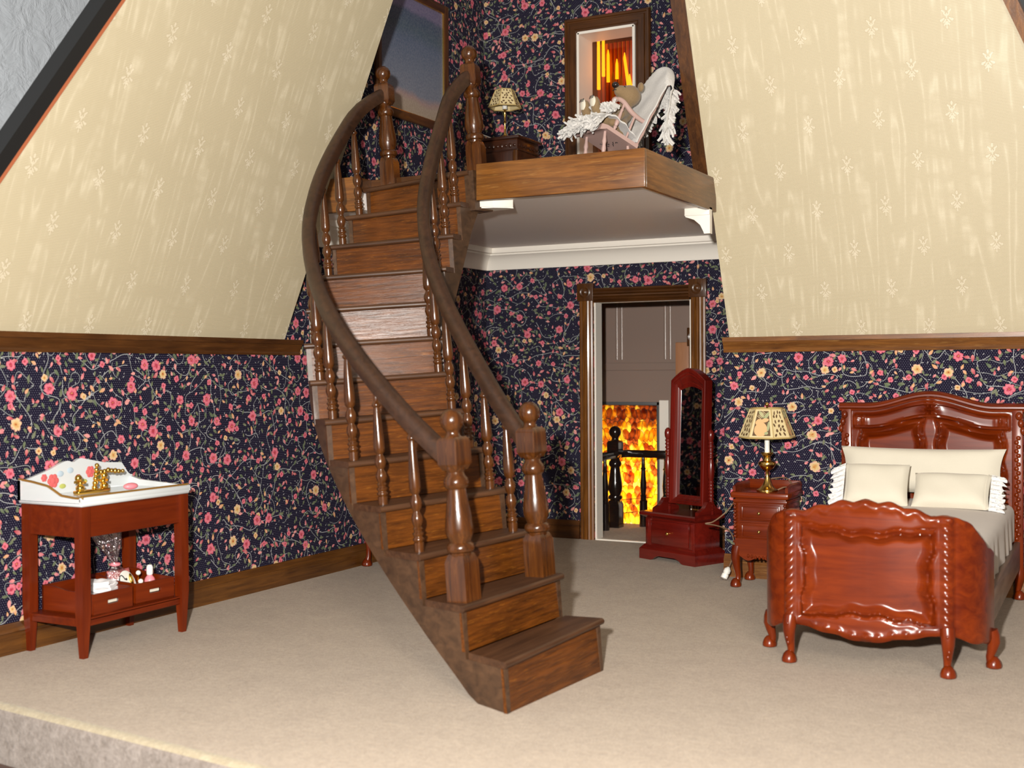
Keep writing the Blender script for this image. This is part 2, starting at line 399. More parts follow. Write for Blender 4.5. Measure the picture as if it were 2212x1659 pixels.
def sroot(name, label=None):
    o = bpy.data.objects.new(name, None); COL.objects.link(o); o['kind'] = 'structure'
    if label: o['label'] = label
    return o
def RZ(a): return Matrix.Rotation(a, 4, 'Z')
def RX(a): return Matrix.Rotation(a, 4, 'X')
def RY(a): return Matrix.Rotation(a, 4, 'Y')
def TR(*p): return Matrix.Translation(p)
def crom(P, t):
    n = len(P); i = min(max(int(math.floor(t)), 0), n-2); f = t-i
    g = lambda k: np.array(P[k]) if 0 <= k < n else (2*np.array(P[0])-np.array(P[1]) if k < 0 else 2*np.array(P[-1])-np.array(P[-2]))
    a, b, c, d = g(i-1), g(i), g(i+1), g(i+2)
    return .5*((2*b)+(c-a)*f+(2*a-5*b+4*c-d)*f*f+(3*b-a-3*c+d)*f**3)
def lerp(xs, ys, x): return float(np.interp(x, xs, ys))
# ------------------------------------------------------------------ room shell
XL, YR, YD = -5.763, 9.037, 10.42
TAN = math.tan(math.radians(67.5)); SIN = math.sin(math.radians(67.5)); COS = math.cos(math.radians(67.5))
ZR = 1.838
def yfront(z): return 4.474-(2.618-z)*.4656          # front cut of the left roof slope
def xright(z): return -.700-(z-3.641)*.427           # front cut of the right roof slope
def yedge(x): return 4.05-(x+4.96)*.105
fl = B().prism([(XL, yedge(XL)), (.45, yedge(.45)), (.45, YR), (-2.83, YR), (-2.83, YD+.1), (XL, YD+.1)], lambda a, b: (a, b, -.012), lambda a, b: (a, b, 0))
floor = struct('floor', fl, M['carpet'])
def edge(v0, v1):
    def f(u, v):
        a = (v0+(v1-v0)*v)*PI*.5; x = XL-.2+u*(.45-XL+.2)
        return (x, yedge(x)-.05*math.sin(a), -.05+.05*math.cos(a)-(.0 if v0+(v1-v0)*v < .999 else .23))
    return f
struct('carpet_binding', B().grid(edge(0, .62), 40, 6), carpet('cream_edge_pile', (.30, .245, .165), (.41, .35, .245), .6), parent=floor, label='paler cream fold along the front edge of the carpet')  # rounded crest of the edge in a paler cream pile
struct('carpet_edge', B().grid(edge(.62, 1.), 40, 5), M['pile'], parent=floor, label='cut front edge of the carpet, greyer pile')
struct('base_board', B().box(XL-.3, .45, -.03, .3, -.55, -.275, .01).xf(TR(0, 4.05-4.96*.105, 0) @ Matrix.Shear('XZ', 4, (0, 0)) @ RZ(-math.atan(.105))), M['darktrim_x'], parent=floor)

wl = B().prism([(3.9, -.02), (YD+.12, -.02), (YD+.12, 5.6), (7.281, 5.6), (7.281, ZR), (4.1, ZR)], lambda a, b: (XL-.1, a, b), lambda a, b: (XL, a, b))
struct('wall_left', wl, M['paper'], 0)
wr = B().box(-2.906, .45, YR, YR+.1, -.02, ZR)
struct('wall_right', wr, M['paper'], 0)
DX0, DX1, DZ = -4.60, -3.655, 2.225
WX0, WX1, WZ0, WZ1 = -4.736, -4.172, 3.45, 4.745
wb = B()
for x0, x1, z0, z1 in [(XL, DX0, -.02, 2.76), (DX0, DX1, DZ, 2.76), (DX1, -2.62, -.02, 2.76), (XL, WX0, 2.76, 5.6), (WX0, WX1, 2.76, WZ0), (WX0, WX1, WZ1, 5.6), (WX1, -2.62, 2.76, 5.6)]:
    wb.box(x0, x1, YD, YD+.1, z0, z1)
struct('wall_back', wb, M['paper'], 0)
wt = B().prism([(7.6, 5.6), (YD, 5.6), (YD, 0), (YR+.1, 0), (YR+.1, ZR)], lambda a, b: (-2.70, a, b), lambda a, b: (-2.62, a, b))
struct('wall_tower_right', wt, M['paper'], 0)
struct('ceiling_tower', B().box(XL-.1, -2.6, 7.2, YD+.1, 5.6, 5.66), M['ceil'], 0)

def slope(name, pts, lat, mat):
    me = bpy.data.meshes.new(name); n = Vector(lat['n'])
    vs = [Vector(p) for p in pts]+[Vector(p)-n*.05 for p in pts]; k = len(pts)
    me.from_pydata([v[:] for v in vs], [], [tuple(range(k)), tuple(range(k, 2*k))[::-1]]+[(i, k+i, k+(i+1) % k, (i+1) % k) for i in range(k)])
    me.update(); uvl = me.uv_layers.new(name='cloth')
    for p in me.polygons:
        for li in p.loop_indices:
            co = me.vertices[me.loops[li].vertex_index].co; uvl.data[li].uv = lat['uv'](co)
    bm = bmesh.new(); bm.from_mesh(me); bmesh.ops.recalc_face_normals(bm, faces=bm.faces[:]); bm.to_mesh(me); bm.free()
    me.materials.append(mat); o = bpy.data.objects.new(name, me); COL.objects.link(o); o['kind'] = 'structure'; return o
ZT = 5.0
def LS(y, z): return (XL+(z-ZR)/TAN, y, z)
def RS(x, z): return (x, YR-(z-ZR)/TAN, z)
left = slope('ceiling_left', [LS(yfront(ZR), ZR), LS(7.281, ZR), LS(7.281, ZT), LS(yfront(ZT), ZT)],
             dict(n=(SIN, 0, -COS), uv=lambda c: ((c.y-5.125)/.478+(.5 if False else 0), ((c.z-ZR)/SIN-.965)/.303)), M['moire'])
right = slope('ceiling_right', [RS(-2.864, ZR), RS(xright(ZR), ZR), RS(xright(ZT), ZT), RS(-2.864, ZT)],
              dict(n=(0, -SIN, -COS), uv=lambda c: ((c.x+2.568)/.472, ((c.z-ZR)/SIN-.957)/.303)), M['moire'])

def bar(frames, sec): return B().sweep(frames, sec)
# chair rails: top fillet, cove and lower bead
RSEC = [(0, 0), (.012, .0), (.016, .012), (.012, .024), (.020, .05), (.034, .074), (.036, .082), (.046, .084), (.046, .116), (0, .118)]
struct('trim_1', bar([((XL, y, 1.722), (1, 0, 0), (0, 0, 1)) for y in (4.0, 7.45)], RSEC), M['darktrim_y'], 25, label='brown chair rail under the left sloping ceiling')
struct('trim_2', bar([((x, YR, 1.722), (0, -1, 0), (0, 0, 1)) for x in (-2.906, .45)], RSEC), M['oak_x'], 25, label='golden chair rail under the right sloping ceiling')
M['baseleft'] = wood('brown_baseboard', (.045, .015, .003), (.135, .050, .0085), .36, 1, 30, .1, .25)
BSEC = [(0, 0), (.034, 0), (.034, .105), (.030, .112), (.030, .120), (.034, .124), (.028, .140), (.012, .165), (.010, .172), (0, .172)]
struct('baseboard_left', bar([((XL, y, 0), (1, 0, 0), (0, 0, 1)) for y in (4.0, YD)], BSEC), M['baseleft'], 25)
struct('baseboard_right', bar([((x, YR, 0), (0, -1, 0), (0, 0, 1)) for x in (-2.906, .45)], BSEC), M['oak_x'], 25)
struct('baseboard_back', bar([((x, YD, 0), (0, -1, 0), (0, 0, 1)) for x in (XL, -4.76)], BSEC), M['darktrim_x'], 25)
struct('baseboard_corner', bar([((x, YD, 0), (0, -1, 0), (0, 0, 1)) for x in (-3.50, -2.70)], BSEC), M['darktrim_x'], 25)
# crown moulding below the landing
CS = [(0, 0), (.022, 0), (.030, .03), (.052, .085), (.10, .130), (.115, .135), (.115, .15), (.155, .152), (.155, .20), (0, .20)]
cr = B().sweep([((XL, YD, 2.572), (0, -1, 0), (0, 0, 1)), ((-2.72, YD, 2.572), (0, -1, 0), (0, 0, 1))], CS)
cr.sweep([((XL, 7.4, 2.572), (1, 0, 0), (0, 0, 1)), ((XL, YD, 2.572), (1, 0, 0), (0, 0, 1))], CS)
struct('trim_3', cr, M['white'], 30, label='cream crown moulding under the landing')
# landing: slab with painted underside and wooden fascia
PX, PY, PZ = -2.825, 7.19, 3.0
NOTCH = [(XL, PY+.05), (-5.06, PY+.05), (-5.06, 7.42), (-4.05, 7.38), (-4.05, PY+.03), (PX-.03, PY+.03), (PX-.03, YD), (XL, YD)]
pl = struct('platform', B().prism(NOTCH, lambda a, b: (a, b, 2.772), lambda a, b: (a, b, 2.90)), M['ceil'], 0)
pl['label'] = 'upper landing slab with pale underside'
struct('fascia_board', B().box(-4.05, PX, PY, PY+.035, 2.752, PZ, .006), M['oak_x'], parent=pl)
struct('fascia_board', B().box(PX-.035, PX, PY+.035, 8.62, 2.752, PZ, .006), M['oak_y'], parent=pl)
struct('fascia_board', B().box(XL, -5.05, PY+.03, PY+.065, 2.752, PZ, .006), M['oak_x'], parent=pl)
struct('landing_floor', B().prism(NOTCH, lambda a, b: (a, b, 2.90), lambda a, b: (a, b, 2.999)), M['darktrim_x'], 0, parent=pl)
# corbels
def corbel(flip):
    P = [(0, 0), (.19, 0), (.19, -.055), (.185, -.062), (.12, -.085), (.075, -.125), (.05, -.175), (.045, -.19), (0, -.19)]
    b = B().prism(P, lambda a, z: (flip*a, 0, z), lambda a, z: (flip*a, .05, z))
    b.box(min(0, flip*.19), max(0, flip*.19), -.012, .0, -.055, 0, .003)
    return b
o = struct('trim_4', corbel(-1), M['white'], 25, label='white curved bracket at the right end of the landing'); o.location = (-2.825, 8.47, 2.772)
c5 = B(); out5 = [(-.42, .0), (-.25, -.045), (-.12, -.055), (0, -.03), (.075, .03), (.10, .075), (.09, .10), (-.42, .16)]
c5.prism(out5, lambda a, b: (a, b, 0), lambda a, b: (a, b, -.05)).prism([(a*.97, b*.97+.012) for a, b in out5], lambda a, b: (a, b, -.05), lambda a, b: (a, b, -.058))
o = struct('trim_5', c5, M['white'], 25, label='white curved bracket under the landing beside the staircase'); o.location = (-3.985, 7.34, 2.772)
# wooden strip along the left cut of the right slope
def along(z, off): return Vector((-2.864+off, YR-(z-ZR)/TAN, z))
nR = Vector((0, -SIN, -COS)); dR = Vector((0, -COS, SIN))
s6 = B(); vs = []
for z in (2.84, ZT):
    for off, d in ((-.105, .0), (0.0, .0), (0.0, .05), (-.105, .05)):
        vs.append((along(z, off)-nR*(d-.008))[:])
s6.add(vs, [(0, 1, 2, 3), (4, 7, 6, 5)]+[(i, (i+1) % 4, 4+(i+1) % 4, 4+i) for i in range(4)])
struct('trim_6', s6, M['darktrim_z'], 0, label='brown strip edging the right sloping ceiling')
# front edges of the roof: raw red strip, then black board (left); brown lip (right)
def edge_strip(fn, n, w0, w1, d0, d1, mat, name, label, z0=1.3, z1=ZT):
    vs = []
    a, b = fn(z0), fn(z1); t = (b-a).normalized(); side = t.cross(n).normalized()
    if (side.dot(Vector((0, -1, 0)) if name != 'trim_9' else Vector((1, 0, 0)))) < 0: side = -side
    for p in (a, b):
        for w, d in ((w0, d0), (w1, d0), (w1, d1), (w0, d1)): vs.append((p+side*w-n*d)[:])
    return struct(name, B().add(vs, [(0, 1, 2, 3), (4, 7, 6, 5)]+[(i, (i+1) % 4, 4+(i+1) % 4, 4+i) for i in range(4)]), mat, 0, label=label)
nL = Vector((SIN, 0, -COS))
ff = lambda z: Vector(LS(yfront(z), z))
edge_strip(ff, nL, 0, .020, -.006, .06, M['copper'], 'trim_7', 'raw red edge of the left roof panel')
edge_strip(ff, nL, .020, .105, -.004, .10, M['black'], 'trim_8', 'black outer border of the left roof panel')
edge_strip(lambda z: Vector(RS(xright(z), z)), nR, 0, .075, -.03, .06, M['oak_z'], 'trim_9', 'brown lip at the right edge of the right roof panel', ZR)
# room wall far behind the doll's house
t = NT('blue_grey_plaster'); p = t.pos
t.bump(t.noise(p, 7, 4, .6, .5), .6, .05)
M['plaster'] = t.fin((.36, .39, .43), .9)
bw = B().add([(-6.75, -4, -4), (-6.75, 15, -4), (-6.75, 15, 12), (-6.75, -4, 12)], [(0, 1, 2, 3)])
bw.add([(-6.75, 15, -4), (12, 15, -4), (12, 15, 12), (-6.75, 15, 12)], [(0, 1, 2, 3)])
struct('wall_far', bw, M['plaster'], 0, label='blue grey plaster wall of the room behind')

# ------------------------------------------------------------------ doorway
d1 = sroot('door_1', 'open doorway with fluted golden casing')
CSEC = [(0, 0), (.0, .025), (.012, .034), (.022, .022), (.032, .034), (.046, .040), (.052, .026), (.060, .040), (.072, .040), (.078, .026), (.086, .040), (.100, .034), (.110, .022), (.120, .034), (.135, .028), (.135, 0)]
def casing(x, z0, z1): return B().sweep([((x, YD, z), (1, 0, 0), (0, -1, 0)) for z in (z0, z1)], CSEC)
struct('casing_side', casing(-4.748, 0, 2.243), M['oak_z'], 25, parent=d1)
struct('casing_side', casing(-3.650, 0, 2.243), M['oak_z'], 25, parent=d1)
struct('casing_head', B().sweep([((x, YD, 2.222), (0, 0, 1), (0, -1, 0)) for x in (-4.60, -3.66)], CSEC), M['darktrim_x'], 25, parent=d1)
for x in (-4.765, -3.665):
    cb = struct('corner_block', B().box(x, x+.165, YD-.048, YD, 2.24, 2.405, .004), M['darktrim_z'], 25, parent=d1)
    ro = B().lathe([(.052, 0), (.056, .006), (.046, .010), (.036, .004), (.026, .004), (.026, .012), (.012, .022), (0, .024)], 24, (x+.082, YD-.046, 2.322), RX(PI/2))
    struct('rosette', ro, M['darktrim_z'], 40, parent=cb)
jb = B().box(DX0-.005, DX0+.012, YD-.01, YD+.13, 0, DZ).box(DX1-.012, DX1+.005, YD-.005, YD+.13, 0, DZ).box(DX0, DX1, YD+.02, YD+.13, DZ-.004, DZ+.01)
struct('jamb', jb, M['white'], 0, parent=d1)
struct('threshold', B().box(DX0, DX1, YD-.02, YD+.02, -.001, .012), M['white'], 0, parent=d1)
# ------------------------------------------------------------------ hall behind the door
struct('floor_hall', B().box(-5.7, -2.5, YD+.02, 11.64, -.05, .004), M['carpet'], 0)
SX0, SX1, SZ0, SZ1, YH = -5.5, -4.50, -.75, 1.255, 11.85
wh = B()
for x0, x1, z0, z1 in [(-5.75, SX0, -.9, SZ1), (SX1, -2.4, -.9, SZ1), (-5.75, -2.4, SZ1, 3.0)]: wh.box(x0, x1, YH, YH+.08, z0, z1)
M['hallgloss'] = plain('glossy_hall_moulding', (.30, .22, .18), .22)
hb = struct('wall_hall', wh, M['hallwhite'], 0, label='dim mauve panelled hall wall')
for x in (-4.99, -4.45, -3.85):
    for dx in (0, .055): struct('panel_moulding', B().tube([(x+dx+.013, YH, 1.70), (x+dx+.013, YH, 2.6)], .016, 14), M['hallgloss'], 60, parent=hb)
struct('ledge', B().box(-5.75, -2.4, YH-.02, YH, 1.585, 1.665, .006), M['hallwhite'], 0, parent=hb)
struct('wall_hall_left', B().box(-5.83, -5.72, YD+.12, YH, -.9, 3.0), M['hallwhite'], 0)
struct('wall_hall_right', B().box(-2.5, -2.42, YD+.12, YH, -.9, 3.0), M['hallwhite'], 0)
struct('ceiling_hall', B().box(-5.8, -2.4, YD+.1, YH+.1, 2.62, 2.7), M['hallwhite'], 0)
struct('window_surround', B().box(SX1, SX1+.10, YH-.03, YH, -.2, SZ1+.02, .005), M['white'], 0, parent=hb)
hc = sroot('door_2', 'pinkish wooden casing of another doorway in the hall')
struct('casing_side', B().box(-4.13, -3.99, 11.3, 11.40, 0, 1.86, .008), wood('pale_pine', (.30, .13, .06), (.42, .20, .10), .4, 2, 20, .2, .1), parent=hc)
cbh = struct('corner_block', B().box(-4.00, -3.87, 11.27, 11.40, 1.82, 2.0, .006), M['darktrim_z'], parent=hc)
struct('rosette', B().lathe([(.05, 0), (.05, .01), (.03, .004), (.02, .014), (0, .016)], 18, (-3.935, 11.27, 1.91), RX(PI/2)), M['darktrim_z'], parent=cbh)
struct('lit_door_edge', B().box(-3.97, -3.935, 11.30, 11.36, 2.02, 2.2, .004), M['brass'], parent=hc)  # yellow-lit edge of the other door, its light imitated by brass colour
# stained glass panel made of separate petal panes, lit by bulbs behind
sg = sroot('window_2', 'amber stained glass panel lit from behind in the hall')
def glassmat(name, col, rough=.35):
    t = NT(name); p = t.obj
    n = t.noise(p, 16, 3, .6)
    c = t.mix(n, col, tuple(min(1, x*1.3+.03) for x in col))
    tr = t.n('ShaderNodeBsdfTranslucent', {'Color': c}); df = t.n('ShaderNodeBsdfGlossy', {'Color': (1, .9, .8, 1), 'Roughness': .15})
    mx = t.n('ShaderNodeMixShader', {0: .05, 1: tr.outputs[0], 2: df.outputs[0]})
    t.t.links.new(mx.outputs[0], t.out.inputs[0]); return t.m
GM = [glassmat('amber_glass_'+n, c) for n, c in (('gold', (1, .74, .26)), ('orange', (1, .62, .20)), ('honey', (1, .80, .40)), ('rose', (.50, .25, .16)))]
rs = random.Random(5)
pane_protos = []
for q in range(14):
    w, h = .034, .068
    n = 9; ol = []
    for k in range(n):
        a = 2*PI*k/n; ol.append((w*math.cos(a)*(.88+.3*rs.random()), h*math.sin(a)*(.85+.3*rs.random())))
    pm_ = mesh(B().prism(ol, lambda x, z: (x, -.004, z), lambda x, z: (x, .004, z)).add([(x*f_, -.005, z*f_) for f_ in (.96, 1.05) for x, z in ol], [(j, (j+1) % n, n+(j+1) % n, n+j) for j in range(n)]), GM[q % 4], 0, name='pane')
    pm_.materials.append(M['ink'])
    for pf_ in pm_.polygons:
        if pf_.index >= n+2: pf_.material_index = 1
    pane_protos.append(pm_)
cnt = 0
z = .02; r = 0
while z < SZ1+.03:
    x = -5.16+(r % 2)*.028
    while x < SX1-.02 and cnt < 298:
        dark = z > 1.0 and rs.random() < .75
        me = pane_protos[(4*rs.randrange(3)+3) if dark else rs.randrange(14)]
        o = bpy.data.objects.new('pane', me); COL.objects.link(o); o.parent = sg
        o.location = (x+rs.uniform(-.006, .006), YH+.016+(r % 3)*.010, z+rs.uniform(-.012, .012)); o.rotation_euler = (0, rs.uniform(-.5, .5), 0)
        cnt += 1; x += .056
    z += .074; r += 1
obj('backing_glass', B().box(SX0, SX1, YH+.050, YH+.056, SZ0, SZ1), glassmat('amber_backing', (1, .86, .60)), sg, 0)
fr = B().box(SX1-.035, SX1, YH-.012, YH+.05, SZ0, SZ1, .004).box(SX0, SX1, YH-.012, YH+.05, SZ1-.035, SZ1, .004)
obj('lead_frame', fr, M['lead'], sg)
obj('came', B().tube([(-5.1, YH+.0, .20), (-4.6, YH+.0, .26)], .004, 6).tube([(-5.1, YH, .06), (-4.6, YH, .12)], .004, 6), M['ink'], sg)
lb = B().box(SX0-.02, SX1+.02, YH+.45, YH+.47, SZ0, SZ1+.1).box(SX0-.02, SX0, YH+.08, YH+.45, SZ0, SZ1+.1).box(SX1, SX1+.02, YH+.08, YH+.45, SZ0, SZ1+.1).box(SX0-.02, SX1+.02, YH+.08, YH+.45, SZ1+.08, SZ1+.1)
obj('light_box', lb, M['white'], sg, 0)
lamp('stair_bulb', 'POINT', (-4.84, YH+.20, .44), 20.0, (1, .74, .34), .035, sg)
lamp('stair_bulb', 'POINT', (-4.76, YH+.18, .07), 12.0, (1, .74, .34), .035, sg)
lamp('stair_bulb', 'POINT', (-4.80, YH+.34, .88), 1.8, (1, .70, .32), .04, sg)
# hall railing
hr = thing('hall_railing', 'black glossy stair railing seen through the doorway', 'railing', (-4.775, 11.30, .004))
NEW_PROF = [(.062, 0), (.062, .0)]
def newel_mesh(b, h0=.20, sc=1., sq=.056, ctr=(0, 0, 0)):
    m = TR(*ctr) @ Matrix.Diagonal((sc, sc, sc, 1))
    q = B()
    q.lathe([(sq, 0), (sq, h0-.015), (sq*.80, h0+.018), (sq*.70, h0+.024)], 4, square=True)
    q.lathe([(.046, h0), (.050, h0+.028), (.062, h0+.036), (.066, h0+.050), (.062, h0+.066), (.050, h0+.076), (.052, h0+.084), (.064, h0+.115), (.066, h0+.145), (.060, h0+.20), (.050, h0+.265), (.044, h0+.315), (.044, h0+.322), (.054, h0+.332), (.060, h0+.350), (.056, h0+.370), (.044, h0+.384), (.040, h0+.40), (.05, h0+.415), (.05, h0+.43)], 22)
    z = h0+.41; q.lathe([(sq*.74, z), (sq*.94, z+.022), (sq*1.0, z+.03), (sq*1.0, z+.128), (sq*.93, z+.142), (sq*.74, z+.152)], 4, square=True)
    z += .148; q.lathe([(.045, z), (.034, z+.012), (.031, z+.026), (.034, z+.034), (.050, z+.052), (.056, z+.075), (.054, z+.095), (.042, z+.118), (.022, z+.132), (0, z+.136)], 22)
    q.xf(m); b.v_off = len(b.v); b.add(q.v, q.f); return b
obj('newel_post', newel_mesh(B(), .22, 1.12), M['ebony'], hr)
BAL = [(.026, 0), (.027, .048), (.022, .052), (.030, .062), (.030, .070), (.023, .076), (.023, .082), (.030, .090), (.030, .098), (.022, .104), (.022, .112), (.027, .120), (.020, .130), (.026, .145), (.031, .165), (.028, .186), (.018, .206), (.018, .212), (.027, .228), (.0315, .25), (.028, .272), (.018, .292), (.018, .30), (.028, .312), (.0315, .335), (.030, .38), (.023, .50), (.017, .565), (.016, .572), (.024, .580), (.025, .590), (.018, .600), (.013, .612), (.014, .66), (.017, .72)]
HB = [(.042, 0), (.042, .26), (.03, .275), (.030, .30), (.036, .31), (.026, .325), (.03, .36), (.034, .42), (.022, .56), (.022, .575), (.03, .585), (.02, .60), (.016, .72)]
for x, y in ((.235, .17), (.475, .17), (0, -.26), (0, -.50), (.70, .17)): obj('baluster', B().lathe(HB, 12, (x, y, 0)), M['ebony'], hr)
RS2 = [(-.034, 0), (.034, 0), (.042, .025), (.036, .06), (.015, .075), (-.015, .075), (-.036, .06), (-.042, .025)]
obj('handrail', B().sweep([((0, .02, .70), (0, -1, 0), (0, 0, 1)), ((.06, .15, .70), (.7, -.7, 0), (0, 0, 1)), ((.24, .17, .70), (0, -1, 0), (0, 0, 1)), ((1.0, .17, .70), (0, -1, 0), (0, 0, 1))], RS2).sweep([((0, 0, .70), (1, 0, 0), (0, 0, 1)), ((0, -.62, .70), (1, 0, 0), (0, 0, 1))], RS2), M['ebony'], hr)
# ------------------------------------------------------------------ upper window, light streaks of its rippled amber glass built as tubes
w1 = sroot('window_1', 'upper window in a deep white reveal, amber light streaks built as glowing tubes')
FSEC = [(0, 0), (0, .030), (.012, .044), (.030, .046), (.036, .036), (.048, .036), (.056, .050), (.110, .050), (.118, .042), (.150, .036), (.150, 0)]
WO0, WO1, WT = -4.886, -4.022, 4.895
def mitre(p0, p1, side, m0=0, m1=0):
    b = B(); n = len(FSEC); p0, p1, side = Vector(p0), Vector(p1), Vector(side); d = (p1-p0).normalized(); vs = []
    for p, m in ((p0, m0), (p1, m1)):
        for a, h in FSEC: vs.append((p+side*a+d*(m*a)+Vector((0, -h, 0)))[:])
    return b.add(vs, [tuple(range(n)), tuple(range(n, 2*n))[::-1]]+[(j, n+j, n+(j+1) % n, (j+1) % n) for j in range(n)])
struct('casing', mitre((WO0, YD, 3.30), (WO0, YD, WT), (1, 0, 0), 1, -1), M['darktrim_z'], 25, parent=w1)
struct('casing', mitre((WO1, YD, 3.30), (WO1, YD, WT), (-1, 0, 0), 1, -1), M['darktrim_z'], 25, parent=w1)
struct('casing', mitre((WO0, YD, WT), (WO1, YD, WT), (0, 0, -1), 1, -1), M['darktrim_x'], 25, parent=w1)
struct('casing', mitre((WO0, YD, 3.30), (WO1, YD, 3.30), (0, 0, 1), 1, -1), M['darktrim_x'], 25, parent=w1)
rv = B().box(WX0-.01, WX0+.014, YD-.06, YD+.25, WZ0, WZ1).box(WX1-.014, WX1+.01, YD-.06, YD+.25, WZ0, WZ1).box(WX0, WX1, YD-.06, YD+.25, WZ1-.014, WZ1+.01).box(WX0, WX1, YD-.06, YD+.25, WZ0-.01, WZ0+.014)
struct('reveal', rv, M['white'], 0, parent=w1)
t = NT('amber_pane'); g = t.n('ShaderNodeBsdfGlossy', {'Color': (1, .9, .8, 1), 'Roughness': .08}); tp = t.n('ShaderNodeBsdfTransparent', {'Color': (1., .62, .16, 1)})
t.t.links.new(t.n('ShaderNodeMixShader', {0: .06, 1: tp.outputs[0], 2: g.outputs[0]}).outputs[0], t.out.inputs[0])
obj('pane', B().box(WX0, WX1, YD+.25, YD+.256, WZ0, WZ1), t.m, w1, 0)
def emit(name, col, st):
    t = NT(name); t.fin((0, 0, 0), .5); t.set(t.b.inputs['Emission Color'], tuple(col)); t.b.inputs['Emission Strength'].default_value = st; return t.m
M['streak_on'] = emit('lit_streak', (1, .74, .13), 2.6); M['streak_dim'] = emit('dim_streak', (1, .42, .06), .22)
tb = [(-4.705, 4.80, 4.30, 1), (-4.655, 4.77, 4.42, 1), (-4.605, 4.62, 4.36, 1), (-4.555, 4.40, 3.7, 0), (-4.515, 4.52, 4.38, 1), (-4.475, 4.36, 3.9, 0), (-4.435, 4.57, 4.14, 1), (-4.385, 4.36, 4.06, 1), (-4.345, 4.30, 4.02, 1), (-4.30, 4.20, 3.95, 1), (-4.26, 4.24, 3.93, 1)]
for i, (x, z1, z0, on) in enumerate(tb):
    le = .06 if i > 5 else 0.
    obj('light_streak' if on else 'amber_tube', B().tube([(x, YD+.36, z1+.05), (x, YD+.36, z1), (x+le, YD+.36, z0)], [.004, .014, .017], 10), M['streak_on'] if on else M['streak_dim'], w1)  # added glowing tubes stand for streaks of light in the glass
for i in range(14):
    x = -4.73+i*.043
    obj('amber_tube', B().tube([(x, YD+.43, WZ0), (x, YD+.43, WZ1)], .019, 10), wood('amber_stick_%d' % i, (.16, .04, .005), (.42, .14, .02), .25, 2, 20, .5) if i < 3 else bpy.data.materials['amber_stick_%d' % (i % 3)], w1)
obj('backboard', B().box(WX0-.1, WX1+.1, YD+.48, YD+.5, WZ0-.05, WZ1+.1).box(WX0-.1, WX0-.08, YD+.1, YD+.5, WZ0-.05, WZ1+.1).box(WX1+.08, WX1+.1, YD+.1, YD+.5, WZ0-.05, WZ1+.1).box(WX0-.1, WX1+.1, YD+.1, YD+.5, WZ1+.08, WZ1+.1), M['darktrim_z'], w1, 0)
# ------------------------------------------------------------------ curved staircase (leans a little to the left, as it stands)
TAU = .0631
Rh, Fh = Vector((math.cos(TH), -math.sin(TH), 0)), Vector((math.sin(TH), math.cos(TH), 0))
ct, st_ = math.cos(TAU), math.sin(TAU)
st = thing('staircase', 'curved varnished brown wooden staircase rising to the landing', 'staircase')
ms = Matrix.Identity(4)
ex, ez = Rh*ct+Vector((0, 0, st_)), Rh*-st_+Vector((0, 0, ct))
for i in range(3): ms[i][0], ms[i][1], ms[i][2] = ex[i], Fh[i], ez[i]
st.matrix_world = ms
LP = [(-.012, 5.602), (-.201, 5.835), (-.412, 6.069), (-.620, 6.311), (-.806, 6.564), (-.958, 6.828), (-1.070, 7.101), (-1.139, 7.381), (-1.158, 7.666), (-1.134, 7.953), (-1.072, 8.238), (-.983, 8.518), (-.878, 8.794)]
RP = [(.492, 6.405), (.300, 6.550), (.140, 6.703), (.024, 6.863), (-.087, 7.030), (-.187, 7.205), (-.268, 7.383), (-.316, 7.562), (-.326, 7.736), (-.294, 7.901), (-.238, 8.055), (-.179, 8.193), (-.120, 8.317)]
Z1, RISE = .249, .2279
def Lc(t): return crom(LP, t-1)
def Rc(t): return crom(RP, t-1)
def zn(t): return Z1+(t-1)*RISE
def dirn(t): d = Rc(t)-Lc(t); return d/np.linalg.norm(d)
def tang(fn, t): d = fn(t+.05)-fn(t-.05); return d/np.linalg.norm(d)
def fwd(t): d = dirn(t); return np.array((-d[1], d[0]))     # up the flight, square to the tread
TT = .034
